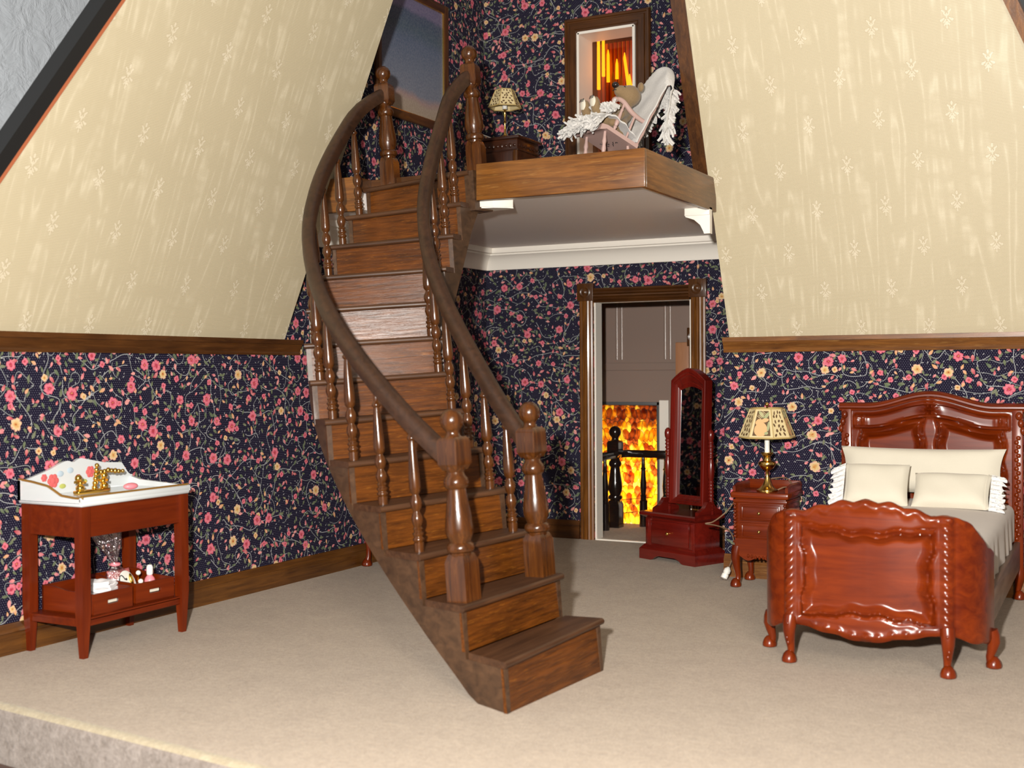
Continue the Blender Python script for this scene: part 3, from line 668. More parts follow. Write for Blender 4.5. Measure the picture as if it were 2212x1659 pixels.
for i in range(1, 14):
    z = zn(i); d = dirn(i); n = fwd(i); L, R = Lc(i), Rc(i); L2, R2 = (Lc(i+1), Rc(i+1)) if i < 13 else (L+n*.20, R+n*.20)
    # tread with a rounded nosing
    b = B(); N = 8
    ends = [(L-d*.012, L2-dirn(i+1 if i < 13 else i)*.0), (R+d*.012, R2)]
    vs = []
    for P, Q in ends:
        bk = Q-P; bl = np.linalg.norm(bk); bk = bk/bl
        vs.append((Q[0]+n[0]*.004, Q[1]+n[1]*.004, z))
        vs.append((P[0]+n[0]*.017, P[1]+n[1]*.017, z))
        for k in range(1, N):
            a = PI*k/N; vs.append((P[0]+n[0]*(.017-.017*math.sin(a)), P[1]+n[1]*(.017-.017*math.sin(a)), z-TT/2+TT/2*math.cos(a)))
        vs.append((P[0]+n[0]*.017, P[1]+n[1]*.017, z-TT)); vs.append((Q[0]+n[0]*.004, Q[1]+n[1]*.004, z-TT))
    k = len(vs)//2
    b.add(vs, [tuple(range(k)), tuple(range(k, 2*k))[::-1]]+[(j, k+j, k+(j+1) % k, (j+1) % k) for j in range(k)])
    lf = TR(L[0], L[1], 0) @ RZ(math.atan2(d[1], d[0])); li = lf.inverted(); b.xf(li)
    o = obj('tread', b, M['tread'], st, 50); o.matrix_basis = lf
    zb = zn(i-1) if i > 1 else -.06
    p, q = L+n*.022, R+n*.022
    k_ = n*.011
    b = B().add([(p[0], p[1], zb), (q[0], q[1], zb), (q[0]+k_[0], q[1]+k_[1], z-TT), (p[0]+k_[0], p[1]+k_[1], z-TT)]+[(c[0]+n[0]*.02, c[1]+n[1]*.02, zz) for c, zz in ((p, zb), (q, zb), (q, z-TT), (p, z-TT))],
                [(0, 1, 2, 3), (4, 7, 6, 5)]+[(j, (j+1) % 4, 4+(j+1) % 4, 4+j) for j in range(4)])
    o = obj('riser', b.xf(li), M['stair_x'], st, 0); o.matrix_basis = lf
def nos(t): return zn(t)
DR = {1: ([1, 1.6, 2, 3, 4, 5, 6, 8, 13, 14], [.31, .40, .43, .40, .355, .31, .28, .27, .30, .30]), -1: ([1, 2, 4, 8, 13, 14], [.31, .40, .40, .40, .42, .42])}
def stringer(fn, sgn):
    b = B(); ts = []
    for i in range(1, 14): ts += [(i+k/5., i) for k in range(6)]
    vs = []
    drop = .30
    for t, i in ts:
        tt = min(t, 13.0) if t <= 13 else 13+(t-13)
        P = fn(min(tt, 13.)) + (fwd(13)*(.16*(tt-13)) if tt > 13 else 0)
        n = fwd(min(t, 13)); P = P+n*.022; d = dirn(min(t, 13))*sgn
        top = zn(i)-TT+.001; bot = max(nos(min(t, 13.6))-lerp(*DR[sgn], t), -.07)
        vs += [(P[0], P[1], top), (P[0], P[1], bot), (P[0]+d[0]*.03, P[1]+d[1]*.03, bot), (P[0]+d[0]*.03, P[1]+d[1]*.03, top)]
    n = len(ts); fs = []
    for k in range(n-1):
        for j in range(4): fs.append((k*4+j, k*4+(j+1) % 4, (k+1)*4+(j+1) % 4, (k+1)*4+j))
    fs += [(0, 1, 2, 3), ((n-1)*4+3, (n-1)*4+2, (n-1)*4+1, (n-1)*4)]
    return b.add(vs, fs)
obj('stringer', stringer(Lc, 1), M['stringer'], st, 30, 'outer stringer in duller grey brown')
obj('stringer', stringer(Rc, -1), M['stringer'], st, 30, 'inner stringer in duller grey brown')
def soff(u, v):
    t = 2.2+u*11.4; tt = min(t, 13.); a, c = Lc(tt)+dirn(tt)*.02, Rc(tt)-dirn(tt)*.02
    if t > 13: a = a+fwd(13)*.16*(t-13); c = c+fwd(13)*.16*(t-13)
    P = a+(c-a)*v+fwd(tt)*.022; return (P[0], P[1], max(nos(t)-(lerp(*DR[1], t)*(1-v)+lerp(*DR[-1], t)*v)+.02, -.06))
obj('soffit', B().grid(soff, 50, 2), M['stringer'], st, 60)
# landing cheek beside the top step
q = Rc(13)+fwd(13)*.02; obj('landing_cheek', B().add([(q[0]+a*dirn(13)[0]+c*fwd(13)[0], q[1]+a*dirn(13)[1]+c*fwd(13)[1], z) for z in (zn(12)-.05, zn(13)-.004) for a, c in ((-.02, 0), (.045, 0), (.065, .19), (-.02, .19))], [(0, 1, 2, 3), (7, 6, 5, 4)]+[(j, (j+1) % 4, 4+(j+1) % 4, 4+j) for j in range(4)]), M['stringer'], st, 0)
# newel posts
def place(t, side, along_, back, z):
    base = Lc(t) if side < 0 else Rc(t)
    p = base+dirn(t)*(along_*(1 if side < 0 else -1))+fwd(t)*back
    return (p[0], p[1], z)
NP = [place(2, -1, .108, .090, zn(2)), place(2, 1, .070, .10, zn(2)), place(13, -1, .14, .14, zn(13)), place(13, 1, .005, .15, zn(13))]
RA = [math.atan2(dirn(2)[1], dirn(2)[0]), math.atan2(dirn(2)[1], dirn(2)[0]), math.atan2(dirn(13)[1], dirn(13)[0])+.25, math.atan2(dirn(13)[1], dirn(13)[0])+.25]
for (x, y, z), ra, sc in zip(NP, RA, (1.07, 1.06, .99, .99)):
    o = obj('newel_post', newel_mesh(B(), .20, sc), M['stair_z'], st, 40); o.location = (x, y, z-.005); o.rotation_euler = (0, 0, ra)
# handrails
HS = [(-.036, -.045), (.036, -.045), (.040, -.02), (.040, .012), (.030, .034), (.012, .043), (-.012, .043), (-.030, .034), (-.040, .012), (-.040, -.02)]
def hoff(t): return lerp([2, 3, 6, 9, 12, 13], [.655, .63, .62, .625, .655, .69], t)
def railpos(side, t):
    base = Lc(t) if side < 0 else Rc(t)
    return base+dirn(t)*(.06*(1 if side < 0 else -1))+fwd(t)*.055
for side, (n0, n1) in ((-1, (0, 2)), (1, (1, 3))):
    pts = [np.array((NP[n0][0], NP[n0][1], NP[n0][2]+.685))]
    for k in range(41):
        t = 2.75+k/40.*9.85; p = railpos(side, t); pts.append(np.array((p[0], p[1], zn(t)+.055/.34*RISE*.8+hoff(t)-.01)))
    pts.append(np.array((NP[n1][0], NP[n1][1], NP[n1][2]+.685)))
    # smooth
    for _ in range(4):
        q = [pts[0]]+[(pts[i-1]+2*pts[i]+pts[i+1])/4 for i in range(1, len(pts)-1)]+[pts[-1]]; pts = q
    fr = []
    for i, p in enumerate(pts):
        a, c = pts[max(i-1, 0)], pts[min(i+1, len(pts)-1)]; tg = Vector(c-a).normalized(); sd = tg.cross(Vector((0, 0, 1))).normalized(); fr.append((p, sd, sd.cross(tg)))
    obj('handrail', B().sweep(fr, HS), M['rail'], st, 50)
    prof0 = mesh(B().lathe(BAL, 16), M['stair_z'], 50, name='baluster')
    for i in range(3, 13):
        p = railpos(side, i+.10); zt = min((abs(q[0]-p[0])+abs(q[1]-p[1]), q[2]) for q in pts)[1]-.04-zn(i)
        o = obj('baluster', prof0, None, st); o.location = (p[0], p[1], zn(i)-.002); o.scale = (1, 1, max(.6, zt/.665))
# ------------------------------------------------------------------ bed
bed = thing('bed', 'red mahogany bed with carved arched headboard and curved footboard', 'bed', (-1.327, 6.53, 0), .020)
def sm(a, b, x):
    x = min(1, max(0, (x-a)/(b-a))); return x*x*(3-2*x)
def gs(x, s): return math.exp(-(x/s)**2)
FP = [(0, -.035), (.12, -.033), (.25, -.022), (.36, -.004), (.42, .010), (.475, .035), (.53, .085), (.572, .16), (.592, .25), (.60, .36)]
FL_ = [0]
for a, b_ in zip(FP, FP[1:]): FL_.append(FL_[-1]+math.dist(a, b_))
SMAX = FL_[-1]
def fpath(s):
    sg = -1 if s < 0 else 1; s = abs(s); k = lerp(FL_, list(range(len(FP))), s); p = crom(FP, k); q = crom(FP, min(k+.05, len(FP)-1)) if k < len(FP)-1.06 else crom(FP, k); p0 = crom(FP, max(k-.05, 0))
    tg = q-p0; tg /= np.linalg.norm(tg); n = np.array((tg[1], -tg[0]))
    return np.array((sg*p[0], p[1])), np.array((sg*n[0], n[1]))
def ftop(s):
    s = abs(s); base = lerp([0, .10, .20, .30, .36, .42, .47, .55, .62, .70, SMAX], [.893, .888, .868, .836, .826, .832, .822, .785, .72, .655, .62], s)
    return base+(.014*abs(math.cos(s*24))-.004)*(1-sm(.30, .42, s))+.004*max(0, math.cos(s*48))
def fbot(s):
    s = abs(s); return lerp([0, .08, .18, .30, .40, .46, .60, SMAX], [.148, .160, .178, .200, .214, .200, .160, .145], s)+.004*math.cos(s*40)
def wavy(x, z, cx, cz, hw, hh):
    dx, dz = abs(x-cx), z-cz
    w = hw-.012*math.cos(dz/hh*PI)+.006*math.cos(dz/hh*PI*3); h = hh-.014*math.cos(dx/hw*PI*.98)+.007*math.cos(dx/hw*PI*4)*(1-sm(.7, 1., dx/hw))
    return max(dx-w, abs(dz)-h) if (dx < w*.8 or abs(dz) < h*.8) else max(dx-w, abs(dz)-h)+.0
def carve(s, z):
    a = abs(s); d = 0.
    sd = wavy(s, z, 0, .51, .315, .215)
    d += .019*gs(sd, .0095)-.018*(1-sm(-.042, -.014, sd))-.010*gs(sd-.024, .006)
    d += .012*(sm(.372, .384, a)-sm(.432, .444, a))
    u = (a-.408)/.021
    if abs(u) < 1.2 and z < ftop(s)-.03: d += .012*(1-u*u if abs(u) < 1 else 0)*(.5+.5*math.cos(z*150+u*2.2))*sm(.2, .24, z)
    dt = ftop(s)-z
    if dt < .075 and a < .50: d += .013*gs(dt-.028, .020)*(.45+.55*math.cos(s*74)*math.cos(dt*60))
    d += .016*gs(a, .035)*gs(dt-.035, .028)
    db = z-fbot(s)
    if a < .32: d += .013*gs(db-.030, .016)*(.35+.65*max(0, math.cos(s*92)))*(1-sm(.24, .32, a))+.012*gs(a, .03)*gs(db-.03, .02)
    d += .012*gs(a-.408, .034)*gs(db-.022, .026)
    return d
def fbslab(u, v):
    s = -SMAX+2*SMAX*u; p, n = fpath(s); z = fbot(s)+(ftop(s)-fbot(s))*v
    e = min(1, min(v, 1-v)/.03); f = p+n*(carve(s, z)*min(1, min(v, 1-v)/.012)-.008*(1-e)**2); bk = p-n*(.04-.008*(1-e)**2)
    return (f[0], f[1], z), (bk[0], bk[1], z)
obj('footboard', B().slab(fbslab, 190, 96), M['mahog_x'], bed, 50)
def cab(b, x, y, h, fx, fy, r=.034, foot=.045):
    """cabriole leg: knee bulges out along (fx,fy), ankle tucks in, pad foot"""
    L = [(0, h), (.010, h*.86), (.016, h*.7), (.008, h*.5), (-.004, h*.3), (-.002, h*.16), (.008, h*.10), (.016, .022)]
    R = [r*1.15, r*1.12, r, r*.78, r*.60, r*.58, r*.75, foot*.8]
    b.tube([(x+fx*o, y+fy*o, z) for o, z in L], R, 12)
    b.lathe([(foot*.7, 0), (foot, .006), (foot*1.02, .022), (foot*.8, .045), (foot*.45, .062), (0, .066)], 14, (x+fx*.016, y+fy*.016, 0)); return b
for sx in (-1, 1):
    b = cab(B(), sx*.405, .012, .25, sx*.3, -1, .034, .040)
    for k in range(5): b.ell((sx*.405+sx*(.006+(k % 2)*.006), -.028+.002*k, .215-.026*k), (.010, .010, .014), 8, 6)
    obj('leg', b, M['mahog_z'], bed, 55)
    obj('leg', cab(B(), sx*.585, .315, .20, sx*1.0, .15, .034, .040), M['mahog_z'], bed, 55)
# headboard
def htop(x): x = abs(x); return 1.315+.085*(.5+.5*math.cos(PI*min(x, .43)/.43))
def hcarve(x, z):
    d = 0.; t = htop(x)-z; a = abs(x)
    if a < .54:
        e = sm(.54, .50, a) if False else (1 if a < .50 else max(0, 1-(a-.50)/.02))
        d += e*(.010*gs(t-.055, .007)+.010*gs(t-.145, .008)-.006*(sm(.062, .070, t)-sm(.13, .138, t)))+.008*gs(a-.515, .010)*(1 if .05 < t < .15 else 0)
    d += .022*gs(math.hypot(a/1.1, (t-.10)), .045)*(.6+.4*math.cos(math.atan2(t-.10, x+1e-6)*6))+.014*gs(math.hypot(a-.47, t-.10), .030)*(.6+.4*math.cos(a*190))
    zc = .86; cx = .265
    u = (a-cx); hh = .27+.05*math.cos(u/.2*PI)-.10*(u/.2)*.35+.012*math.cos(u*55)
    top = min(htop(x)-.185, 1.33-.30*(a-.06)+.016*math.cos(a*38)) ; sd = max(abs(u)-.195-.01*math.cos(z*30), z-top)
    d += .014*gs(sd, .012)-.016*(1-sm(-.045, -.015, sd))-.009*gs(sd-.026, .006)
    return d
def hslab(u, v):
    x = -.575+1.15*u; z = .30+(htop(x)-.30)*v; y = 2.42-1.5*hcarve(x, z)*min(1, (1-v)/.02)
    return (x, y, z), (x, 2.455, z)
obj('headboard', B().slab(hslab, 130, 110), M['mahog_x'], bed, 50)
CAP = [(.0, -.022), (.022, -.018), (.026, -.006), (.040, .004), (.040, .016), (.030, .022), (.032, .030), (.014, .040), (-.02, .040), (-.02, -.022)]
obj('top_rail', B().sweep([((x, 2.42, htop(x)-.008), (0, -1, 0), (0, 0, 1)) for x in np.linspace(-.625, .625, 60)], CAP), M['mahog_x'], bed, 30)
for sx in (-1, 1):
    b = B().box(sx*.575-.036, sx*.575+.036, 2.395, 2.46, .20, 1.315, .006)
    for k in range(24): b.ell((sx*.575+(.006 if k % 2 else -.006), 2.392, .42+k*.030), (.016, .012, .017), 8, 6)
    for k in range(3): b.ell((sx*(.585+.012*k), 2.388, 1.26-.05*k), (.024-.003*k, .022, .030), 10, 6)
    obj('bedpost', b, M['mahog_z'], bed, 45)
    obj('leg', cab(B(), sx*.575, 2.43, .22, sx*.6, -.7, .034, .038), M['mahog_z'], bed, 55)
    obj('side_rail', B().box(sx*.572-.018, sx*.572+.018, .33, 2.42, .215, .40, .006), wood('dusty_rail', (.10, .06, .04), (.21, .14, .095), .5, 1, 20, .1) if sx < 0 else bpy.data.materials['dusty_rail'], bed, label='dusty grey brown side rail')
MB_ = bed.matrix_basis.copy() if False else Matrix.Translation((-1.327, 6.53, 0)) @ RZ(.020)
def rounded(w, d, h, e, nu=40, nv=40):
    pass
# mattress with its sheet hanging down both sides
def sheetfn(u, v):
    y = .12+2.24*v; W_ = .545-.085*(1-sm(.28, .60, y)); q = -1+2*u; drop = .28-.06*(v-.3)
    L = W_+drop; s = q*L; a = abs(s)
    if a < W_-.04: x, z = s, .655+.018*(1-(a/W_)**2)
    elif a < W_+.04:
        t = (a-W_+.04)/.08*PI/2; x, z = math.copysign(W_-.04+.05*math.sin(t), s), .655-.05*(1-math.cos(t))
    else: x, z = math.copysign(W_+.012+.012*math.sin(y*19+1.3*math.sin(y*7))*(a-W_)/drop, s), .605-(a-W_-.04)
    return (x, y, z), (x*.985, y, z-.008)
o = obj('mattress', B().slab(sheetfn, 60, 70).box(-.52, .52, .14, 2.36, .36, .645, .03).xf(MB_), M['sheet'], None, 50)
tag(o, 'taupe sheeted mattress lying in the red mahogany bed', 'mattress')
def pillow(b, w, h, t, m, pinch=.07):
    N = 22
    def f(sgn):
        def g(u, v):
            p, q = -1+2*u, -1+2*v
            x = w*p*(1-pinch*(1-q*q)*abs(p)); z = h*q*(1-pinch*(1-p*p)*abs(q))
            y = sgn*t*(max(0, 1-p**4)**.55)*(max(0, 1-q**4)**.55)*(1+.06*math.sin(p*5+q*3))
            return (m @ Vector((x, y, z)))[:]
        return g
    return b.grid(f(1), N, N).grid(f(-1), N, N)
o = obj('bolster_pillow', pillow(B(), .555, .165, .075, MB_ @ TR(-.045, 2.305, .875) @ RX(-.22)), M['linen'], None, 60)
tag(o, 'long plain ivory bolster leaning on the carved headboard', 'pillow')
t = NT('openwork_lace'); p = t.obj
vo = t.n('ShaderNodeTexVoronoi', {'Vector': p, 'Scale': 60.0}); t.bump(vo.outputs[0], .6, .01)
hole = t.mt('LESS_THAN', vo.outputs[0], .17)
t.fin((.66, .65, .64), .6); t.set(t.b.inputs['Alpha'], t.mt('SUBTRACT', 1., hole)); M['lace'] = t.m
for sx, lab, mm in ((-1, 'ivory pillow with white lace along its left end', TR(-.285, 1.93, .80) @ RZ(.06) @ RX(-.62)), (1, 'ivory pillow with white lace along its right end', TR(.200, 1.93, .775) @ RZ(-.03) @ RX(-.70))):
    w, h = (.215, .165) if sx < 0 else (.245, .140)
    m = MB_ @ mm
    o = obj('lace_pillow', pillow(B(), w, h, .065, m, .05), M['linen'], None, 60); tag(o, lab, 'pillow')
    def lc(u, v):
        z = (-1+2*v)*h*1.02; x = sx*(w*.985+u*(.085+.014*math.sin(v*44)))
        return (m @ Vector((x, .016*u*math.sin(v*52)+.003, z-.04*u*(1 if sx < 0 else .3))))[:], (m @ Vector((x, .016*u*math.sin(v*52)-.002, z-.04*u*(1 if sx < 0 else .3))))[:]
    obj('lace_trim', B().slab(lc, 12, 90), M['lace'], o, 60, 'white ruffled lace')
    bm_ = B().tube([(m @ Vector((sx*(w*.93-.012*(1-q*q)), -.03*(1-q**4)**.5, q*h)))[:] for q in np.linspace(-.97, .97, 24)], .0035, 6)
    obj('seam', bm_, M['linen'], o)
# ------------------------------------------------------------------ nightstand
ns = thing('nightstand', 'small red mahogany nightstand with two drawers beside the bed', 'nightstand', (-2.495, 8.765, 0), -.02)
for sx in (-1, 1):
    for sy in (-1, 1): obj('leg', cab(B(), sx*.175, sy*.155, .30, sx*.75, sy*.65, .034, .040), M['mahog_z'], ns, 55)
ap = B()
pts = [(-.185, .36), (.185, .36), (.185, .255)]+[(x, .225+.022*math.cos(x*34)-.02*gs(x, .06)) for x in np.linspace(.17, -.17, 21)]+[(-.185, .255)]
ap.prism(pts, lambda a, z: (a, -.185, z), lambda a, z: (a, -.155, z))
for k in range(7): ap.ell((-.085+k*.028, -.186, .238-.012*gs(-.085+k*.028, .06)), (.010, .012, .015), 8, 6)
obj('apron', ap, M['mahog_x'], ns, 40)
case = B().box(-.19, .19, -.17, .19, .30, .655, .008)
case.box(-.20, .20, -.183, .19, .325, .345, .005).box(-.20, .20, -.183, .19, .62, .645, .005)
for sx in (-1, 1):
    for k in range(10): case.ell((sx*.185, -.180, .375+k*.026), (.014, .014, .013), 8, 6)
obj('case', case, M['mahog_x'], ns, 40)
tp = B().box(-.215, .215, -.200, .195, .655, .700, .012)
obj('top', tp, M['mahog_x'], ns, 40)
gl = B().box(-.20, .20, .172, .19, .69, .765, .006)
for sx in (-1, 1): gl.sweep([((sx*.195, .19, .70), (1, 0, 0), (0, 0, 1)), ((sx*.195, -.10, .70), (1, 0, 0), (0, 0, 1)), ((sx*.195, -.17, .685), (1, 0, 0), (0, 0, 1))], [(-.009, -.01), (.009, -.01), (.011, .05), (0, .06), (-.011, .05)])
obj('gallery', gl, M['mahog_x'], ns, 40)
for z0 in (.358, .492):
    dr = B().box(-.150, .150, -.182, -.165, z0, z0+.118, .006)
    for a, b_, c, d_ in ((-.135, .135, z0+.012, z0+.022), (-.135, .135, z0+.096, z0+.106), (-.135, -.125, z0+.012, z0+.106), (.125, .135, z0+.012, z0+.106)): dr.box(a, b_, -.190, -.178, c, d_, .004)
    q = obj('drawer', dr, M['mahog_x'], ns, 40)
    obj('knob', B().lathe([(.004, 0), (.004, .012), (.010, .018), (.011, .026), (.006, .031), (0, .032)], 12, (0, -.182, z0+.058), RX(PI/2)), M['brass'], q, 50)
# ------------------------------------------------------------------ lamp on the nightstand
def table_lamp(name, label, loc, prof, candle, shade, rz, n=8, pierce_all=False, cx=0):
    L = thing(name, label, 'lamp', loc, rz)
    obj('base', B().lathe(prof, 32), M['brass'], L, 40)
    obj('candle_tube', B().lathe([(candle[0], candle[1]), (candle[0], candle[2])], 16), M['candle'], L)
    rb, zb, rt_, zt = shade
    sh = B(); th_ = .004
    def pt(r, k, z, inn=0):
        a = 2*PI*(k+.5)/n if pierce_all else (k//2)*PI/2+(-.454 if k % 2 == 0 else .454)
        return ((r-inn)*math.cos(a), (r-inn)*math.sin(a), z)
    for k in range(n):
        A, Bq, Cq, D = pt(rb, k, zb), pt(rb, k+1, zb), pt(rt_, k+1, zt), pt(rt_, k, zt)
        sh.add([A, Bq, Cq, D]+[pt(rb, k, zb, th_), pt(rb, k+1, zb, th_), pt(rt_, k+1, zt, th_), pt(rt_, k, zt, th_)], [(0, 1, 2, 3), (4, 7, 6, 5), (0, 4, 5, 1), (3, 2, 6, 7)])
    S = obj('lamp_shade', sh, M['shade'], L, 0)
    rim = B().tube([pt(rb, k, zb) for k in range(n)], .0065, 6, True).tube([pt(rt_, k, zt) for k in range(n)], .005, 6, True)
    for k in range(n): rim.tube([pt(rb, k, zb), pt(rt_, k, zt)], .0035, 6)
    obj('shade_rib', rim, plain('shade_edge', (.42, .30, .11), .5) if 'shade_edge' not in bpy.data.materials else bpy.data.materials['shade_edge'], S, 50)
    rr = random.Random(3)
    for k in range(n):
        A, Bq, Cq, D = [Vector(pt(r, kk, z)) for r, kk, z in ((rb, k, zb), (rb, k+1, zb), (rt_, k+1, zt), (rt_, k, zt))]
        nrm = (Bq-A).cross(D-A).normalized()
        if nrm.dot(A) < 0: nrm = -nrm
        P = lambda u, v, o=.0012: ((A+(Bq-A)*u)*(1-v)+(D+(Cq-D)*u)*v+nrm*o)
        def blob(b, u, v, ru, rv, an=0, o=.0012, m=10, jit=.2):
            ol = []
            for j in range(m):
                a = 2*PI*j/m; f = 1+jit*(rr.random()-.5)
                du, dv = ru*math.cos(a)*f, rv*math.sin(a)*f; ol.append((u+du*math.cos(an)-dv*math.sin(an), v+du*math.sin(an)+dv*math.cos(an)))
            b.add([P(x, y, o)[:] for x, y in ol]+[P(x, y, .0001)[:] for x, y in ol], [tuple(range(m))]+[(j, (j+1) % m, m+(j+1) % m, m+j) for j in range(m)])
        if pierce_all or k % 2:
            b = B()
            for i in range(6):
                for j in range(3):
                    blob(b, .24+.26*j+rr.uniform(-.05, .05)+(.07 if i % 2 else -.05), .12+.152*i+rr.uniform(-.03, .03), .085, .048, rr.uniform(-1, 1), m=8, jit=.5)
            obj('pierced_pattern', b, M['shadedark'], S, 0)
        else:
            b = B(); blob(b, .5, .52, .40, .44, 0, .0008, 4, 0); 
            b = B().add([P(x, y, .0008)[:] for x, y in ((.12, .08), (.88, .08), (.85, .92), (.15, .92))], [(0, 1, 2, 3)])
            obj('printed_field', b, M['shadedark'], S, 0)
            b = B(); blob(b, .45, .30, .30, .24, 0, .0016, 18, .02); blob(b, .32, .55, .17, .10, .2, .0018, 14, .1); blob(b, .62, .60, .22, .07, .15, .002, 12, .1)
            obj('printed_fruit', b, M['orangefruit'], S, 0)
            b = B(); blob(b, .72, .76, .20, .07, .6, .0018, 12, .05); blob(b, .80, .40, .06, .17, -.25, .0018, 12, .05); blob(b, .42, .80, .22, .06, -.5, .0018, 12, .05); blob(b, .70, .17, .09, .05, .2, .0018, 12, .05)
            obj('printed_leaf', b, M['leafgreen'], S, 0)
            b = B()
            for q in range(6): blob(b, .30+.05*q, .70+.035*q, .16, .010, -.4, .0022, 8, .1)
            obj('printed_line', b, M['shade'], S, 0)
    return L
U_ = 1/2156.
prof1 = [(r*U_, z*U_) for r, z in [(165, 0), (168, 8), (165, 32), (120, 60), (80, 100), (55, 150), (36, 215), (28, 260), (30, 320), (40, 335), (95, 370), (138, 425), (142, 440), (130, 470), (66, 492), (60, 520), (50, 545), (75, 572), (97, 605), (97, 618), (60, 622), (42, 622)]]
lp = table_lamp('table_lamp', 'brass candlestick lamp with printed ivory shade on the red nightstand', (-2.465, 8.665, .700), prof1, (.0185, .285, .45), (.205, .399, .122, .608), -1.52, 8)
obj('finial', B().lathe([(.006, .60), (.006, .622), (.013, .628), (.015, .637), (.011, .647), (0, .652)], 14), M['brass'], lp, 50)
sp = B()
for k in range(4): sp.tube([(0, 0, .605), (.118*math.cos(k*PI/2+.39), .118*math.sin(k*PI/2+.39), .605)], .003, 6)
obj('shade_spider', sp.tube([(0, 0, .44), (0, 0, .61)], .005, 6), M['brass'], lp)
LM = (Matrix.Translation((-2.465, 8.665, .70)) @ RZ(-1.52)).inverted()
cord_w = [(-2.40, 8.70, .712), (-2.36, 8.75, .73), (-2.33, 8.85, .72), (-2.40, 8.94, .78), (-2.55, 8.975, .76), (-2.70, 8.96, .70), (-2.76, 8.90, .62), (-2.82, 8.80, .52), (-2.90, 8.74, .45), (-2.955, 8.72, .435), (-2.90, 8.80, .415), (-2.83, 8.90, .37), (-2.80, 8.93, .28), (-2.805, 8.90, .16), (-2.815, 8.83, .085)]
cc = [Vector(crom(cord_w, k/5.)) for k in range(5*(len(cord_w)-1)+1)]
obj('cord', B().tube([(LM @ p)[:] for p in cc], .0055, 6), M['cordbrown'], lp, 60)
pm = LM @ TR(-2.818, 8.815, .075) @ RY(.35) @ RX(2.75)
obj('plug', B().lathe([(.010, -.03), (.016, -.022), (.026, -.01), (.026, .016), (.021, .020), (.021, .024), (.026, .028), (.026, .060), (.012, .066), (0, .066)], 16, (0, 0, 0), None).xf(pm), M['candle'], lp, 40, 'white plug at the end of the cord')
# ------------------------------------------------------------------ dressing mirror
ry = math.atan2(-.407, .913)
mr = thing('dressing_mirror', 'tall dark red cheval mirror on a one-drawer chest in the doorway', 'mirror', (-3.828, 9.57, 0), ry)
MWd, MD = .64, .375
pts = [(0, 0), (.13, 0), (.155, .006), (.185, .028), (.225, .040), (.415, .040), (.455, .028), (.485, .006), (.51, 0), (.64, 0), (.64, .085), (0, .085)]
pb = B().prism(pts, lambda a, z: (a, 0, z), lambda a, z: (a, .03, z)).box(0, .03, .03, MD, 0, .085).box(MWd-.03, MWd, .03, MD, 0, .085).box(0, MWd, MD-.03, MD, 0, .085)
def frus(b, x0, x1, y0, y1, z0, i, z1, j):
    vs = [(x0+i, y0+i, z0), (x1-i, y0+i, z0), (x1-i, y1-i, z0), (x0+i, y1-i, z0), (x0+j, y0+j, z1), (x1-j, y0+j, z1), (x1-j, y1-j, z1), (x0+j, y1-j, z1)]
    return b.add(vs, [(0, 1, 2, 3), (4, 7, 6, 5)]+[(k, (k+1) % 4, 4+(k+1) % 4, 4+k) for k in range(4)])
frus(pb, 0, MWd, 0, MD, .085, 0, .10, .012); frus(pb, 0, MWd, 0, MD, .10, .012, .125, .035)
obj('plinth', pb, M['deepred_x'], mr, 30)
cs = B().box(.04, MWd-.04, .045, MD-.035, .115, .345, .004)
cs.box(.04, .10, .036, .05, .12, .34, .004).box(MWd-.10, MWd-.04, .036, .05, .12, .34, .004).box(MWd-.085, MWd-.055, .028, .05, .125, .335, .004).box(.055, .085, .028, .05, .125, .335, .004)
obj('case', cs, M['deepred_x'], mr, 30)
dq = obj('drawer', B().box(.105, MWd-.105, .034, .05, .135, .33, .006), M['deepred_x'], mr, 30)
obj('knob', B().lathe([(.006, 0), (.005, .012), (.014, .020), (.016, .028), (.010, .036), (0, .038)], 14, (MWd/2, .034, .235), RX(PI/2)), M['gold'], dq, 50)
tpb = B(); frus(tpb, 0, MWd, 0, MD, .345, .045, .372, .0); frus(tpb, 0, MWd, 0, MD, .372, 0, .392, 0); frus(tpb, 0, MWd, 0, MD, .392, 0, .402, .012)
obj('top', tpb, M['deepred_x'], mr, 30)
PPx = (.085, .575); PY_ = .265
for x in PPx:
    pp = [(.026, .40), (.026, .43)]; z = .43
    for k in range(9): pp += [(.018, z), (.026, z+.010), (.026, z+.016), (.018, z+.026)]; z += .028
    pp += [(.019, z), (.027, z+.03), (.029, z+.08), (.027, z+.13), (.020, z+.17)]; z += .175
    for k in range(5): pp += [(.018, z), (.025, z+.010), (.025, z+.016), (.018, z+.026)]; z += .030
    pp += [(.020, z), (.028, z+.02), (.030, z+.05), (.024, z+.075), (.010, z+.09), (0, z+.092)]
    obj('post', B().lathe(pp, 16, (x, PY_, 0)), M['deepred_z'], mr, 40)
    ft = B().prism([(-.14, .402), (.14, .402), (.14, .425), (.11, .437), (.07, .455), (.03, .505), (-.03, .505), (-.07, .455), (-.11, .437), (-.14, .425)], lambda a, z: (x-.02, PY_-.03+a, z), lambda a, z: (x+.02, PY_-.03+a, z))
    obj('foot', ft, M['deepred_y'], mr, 40)
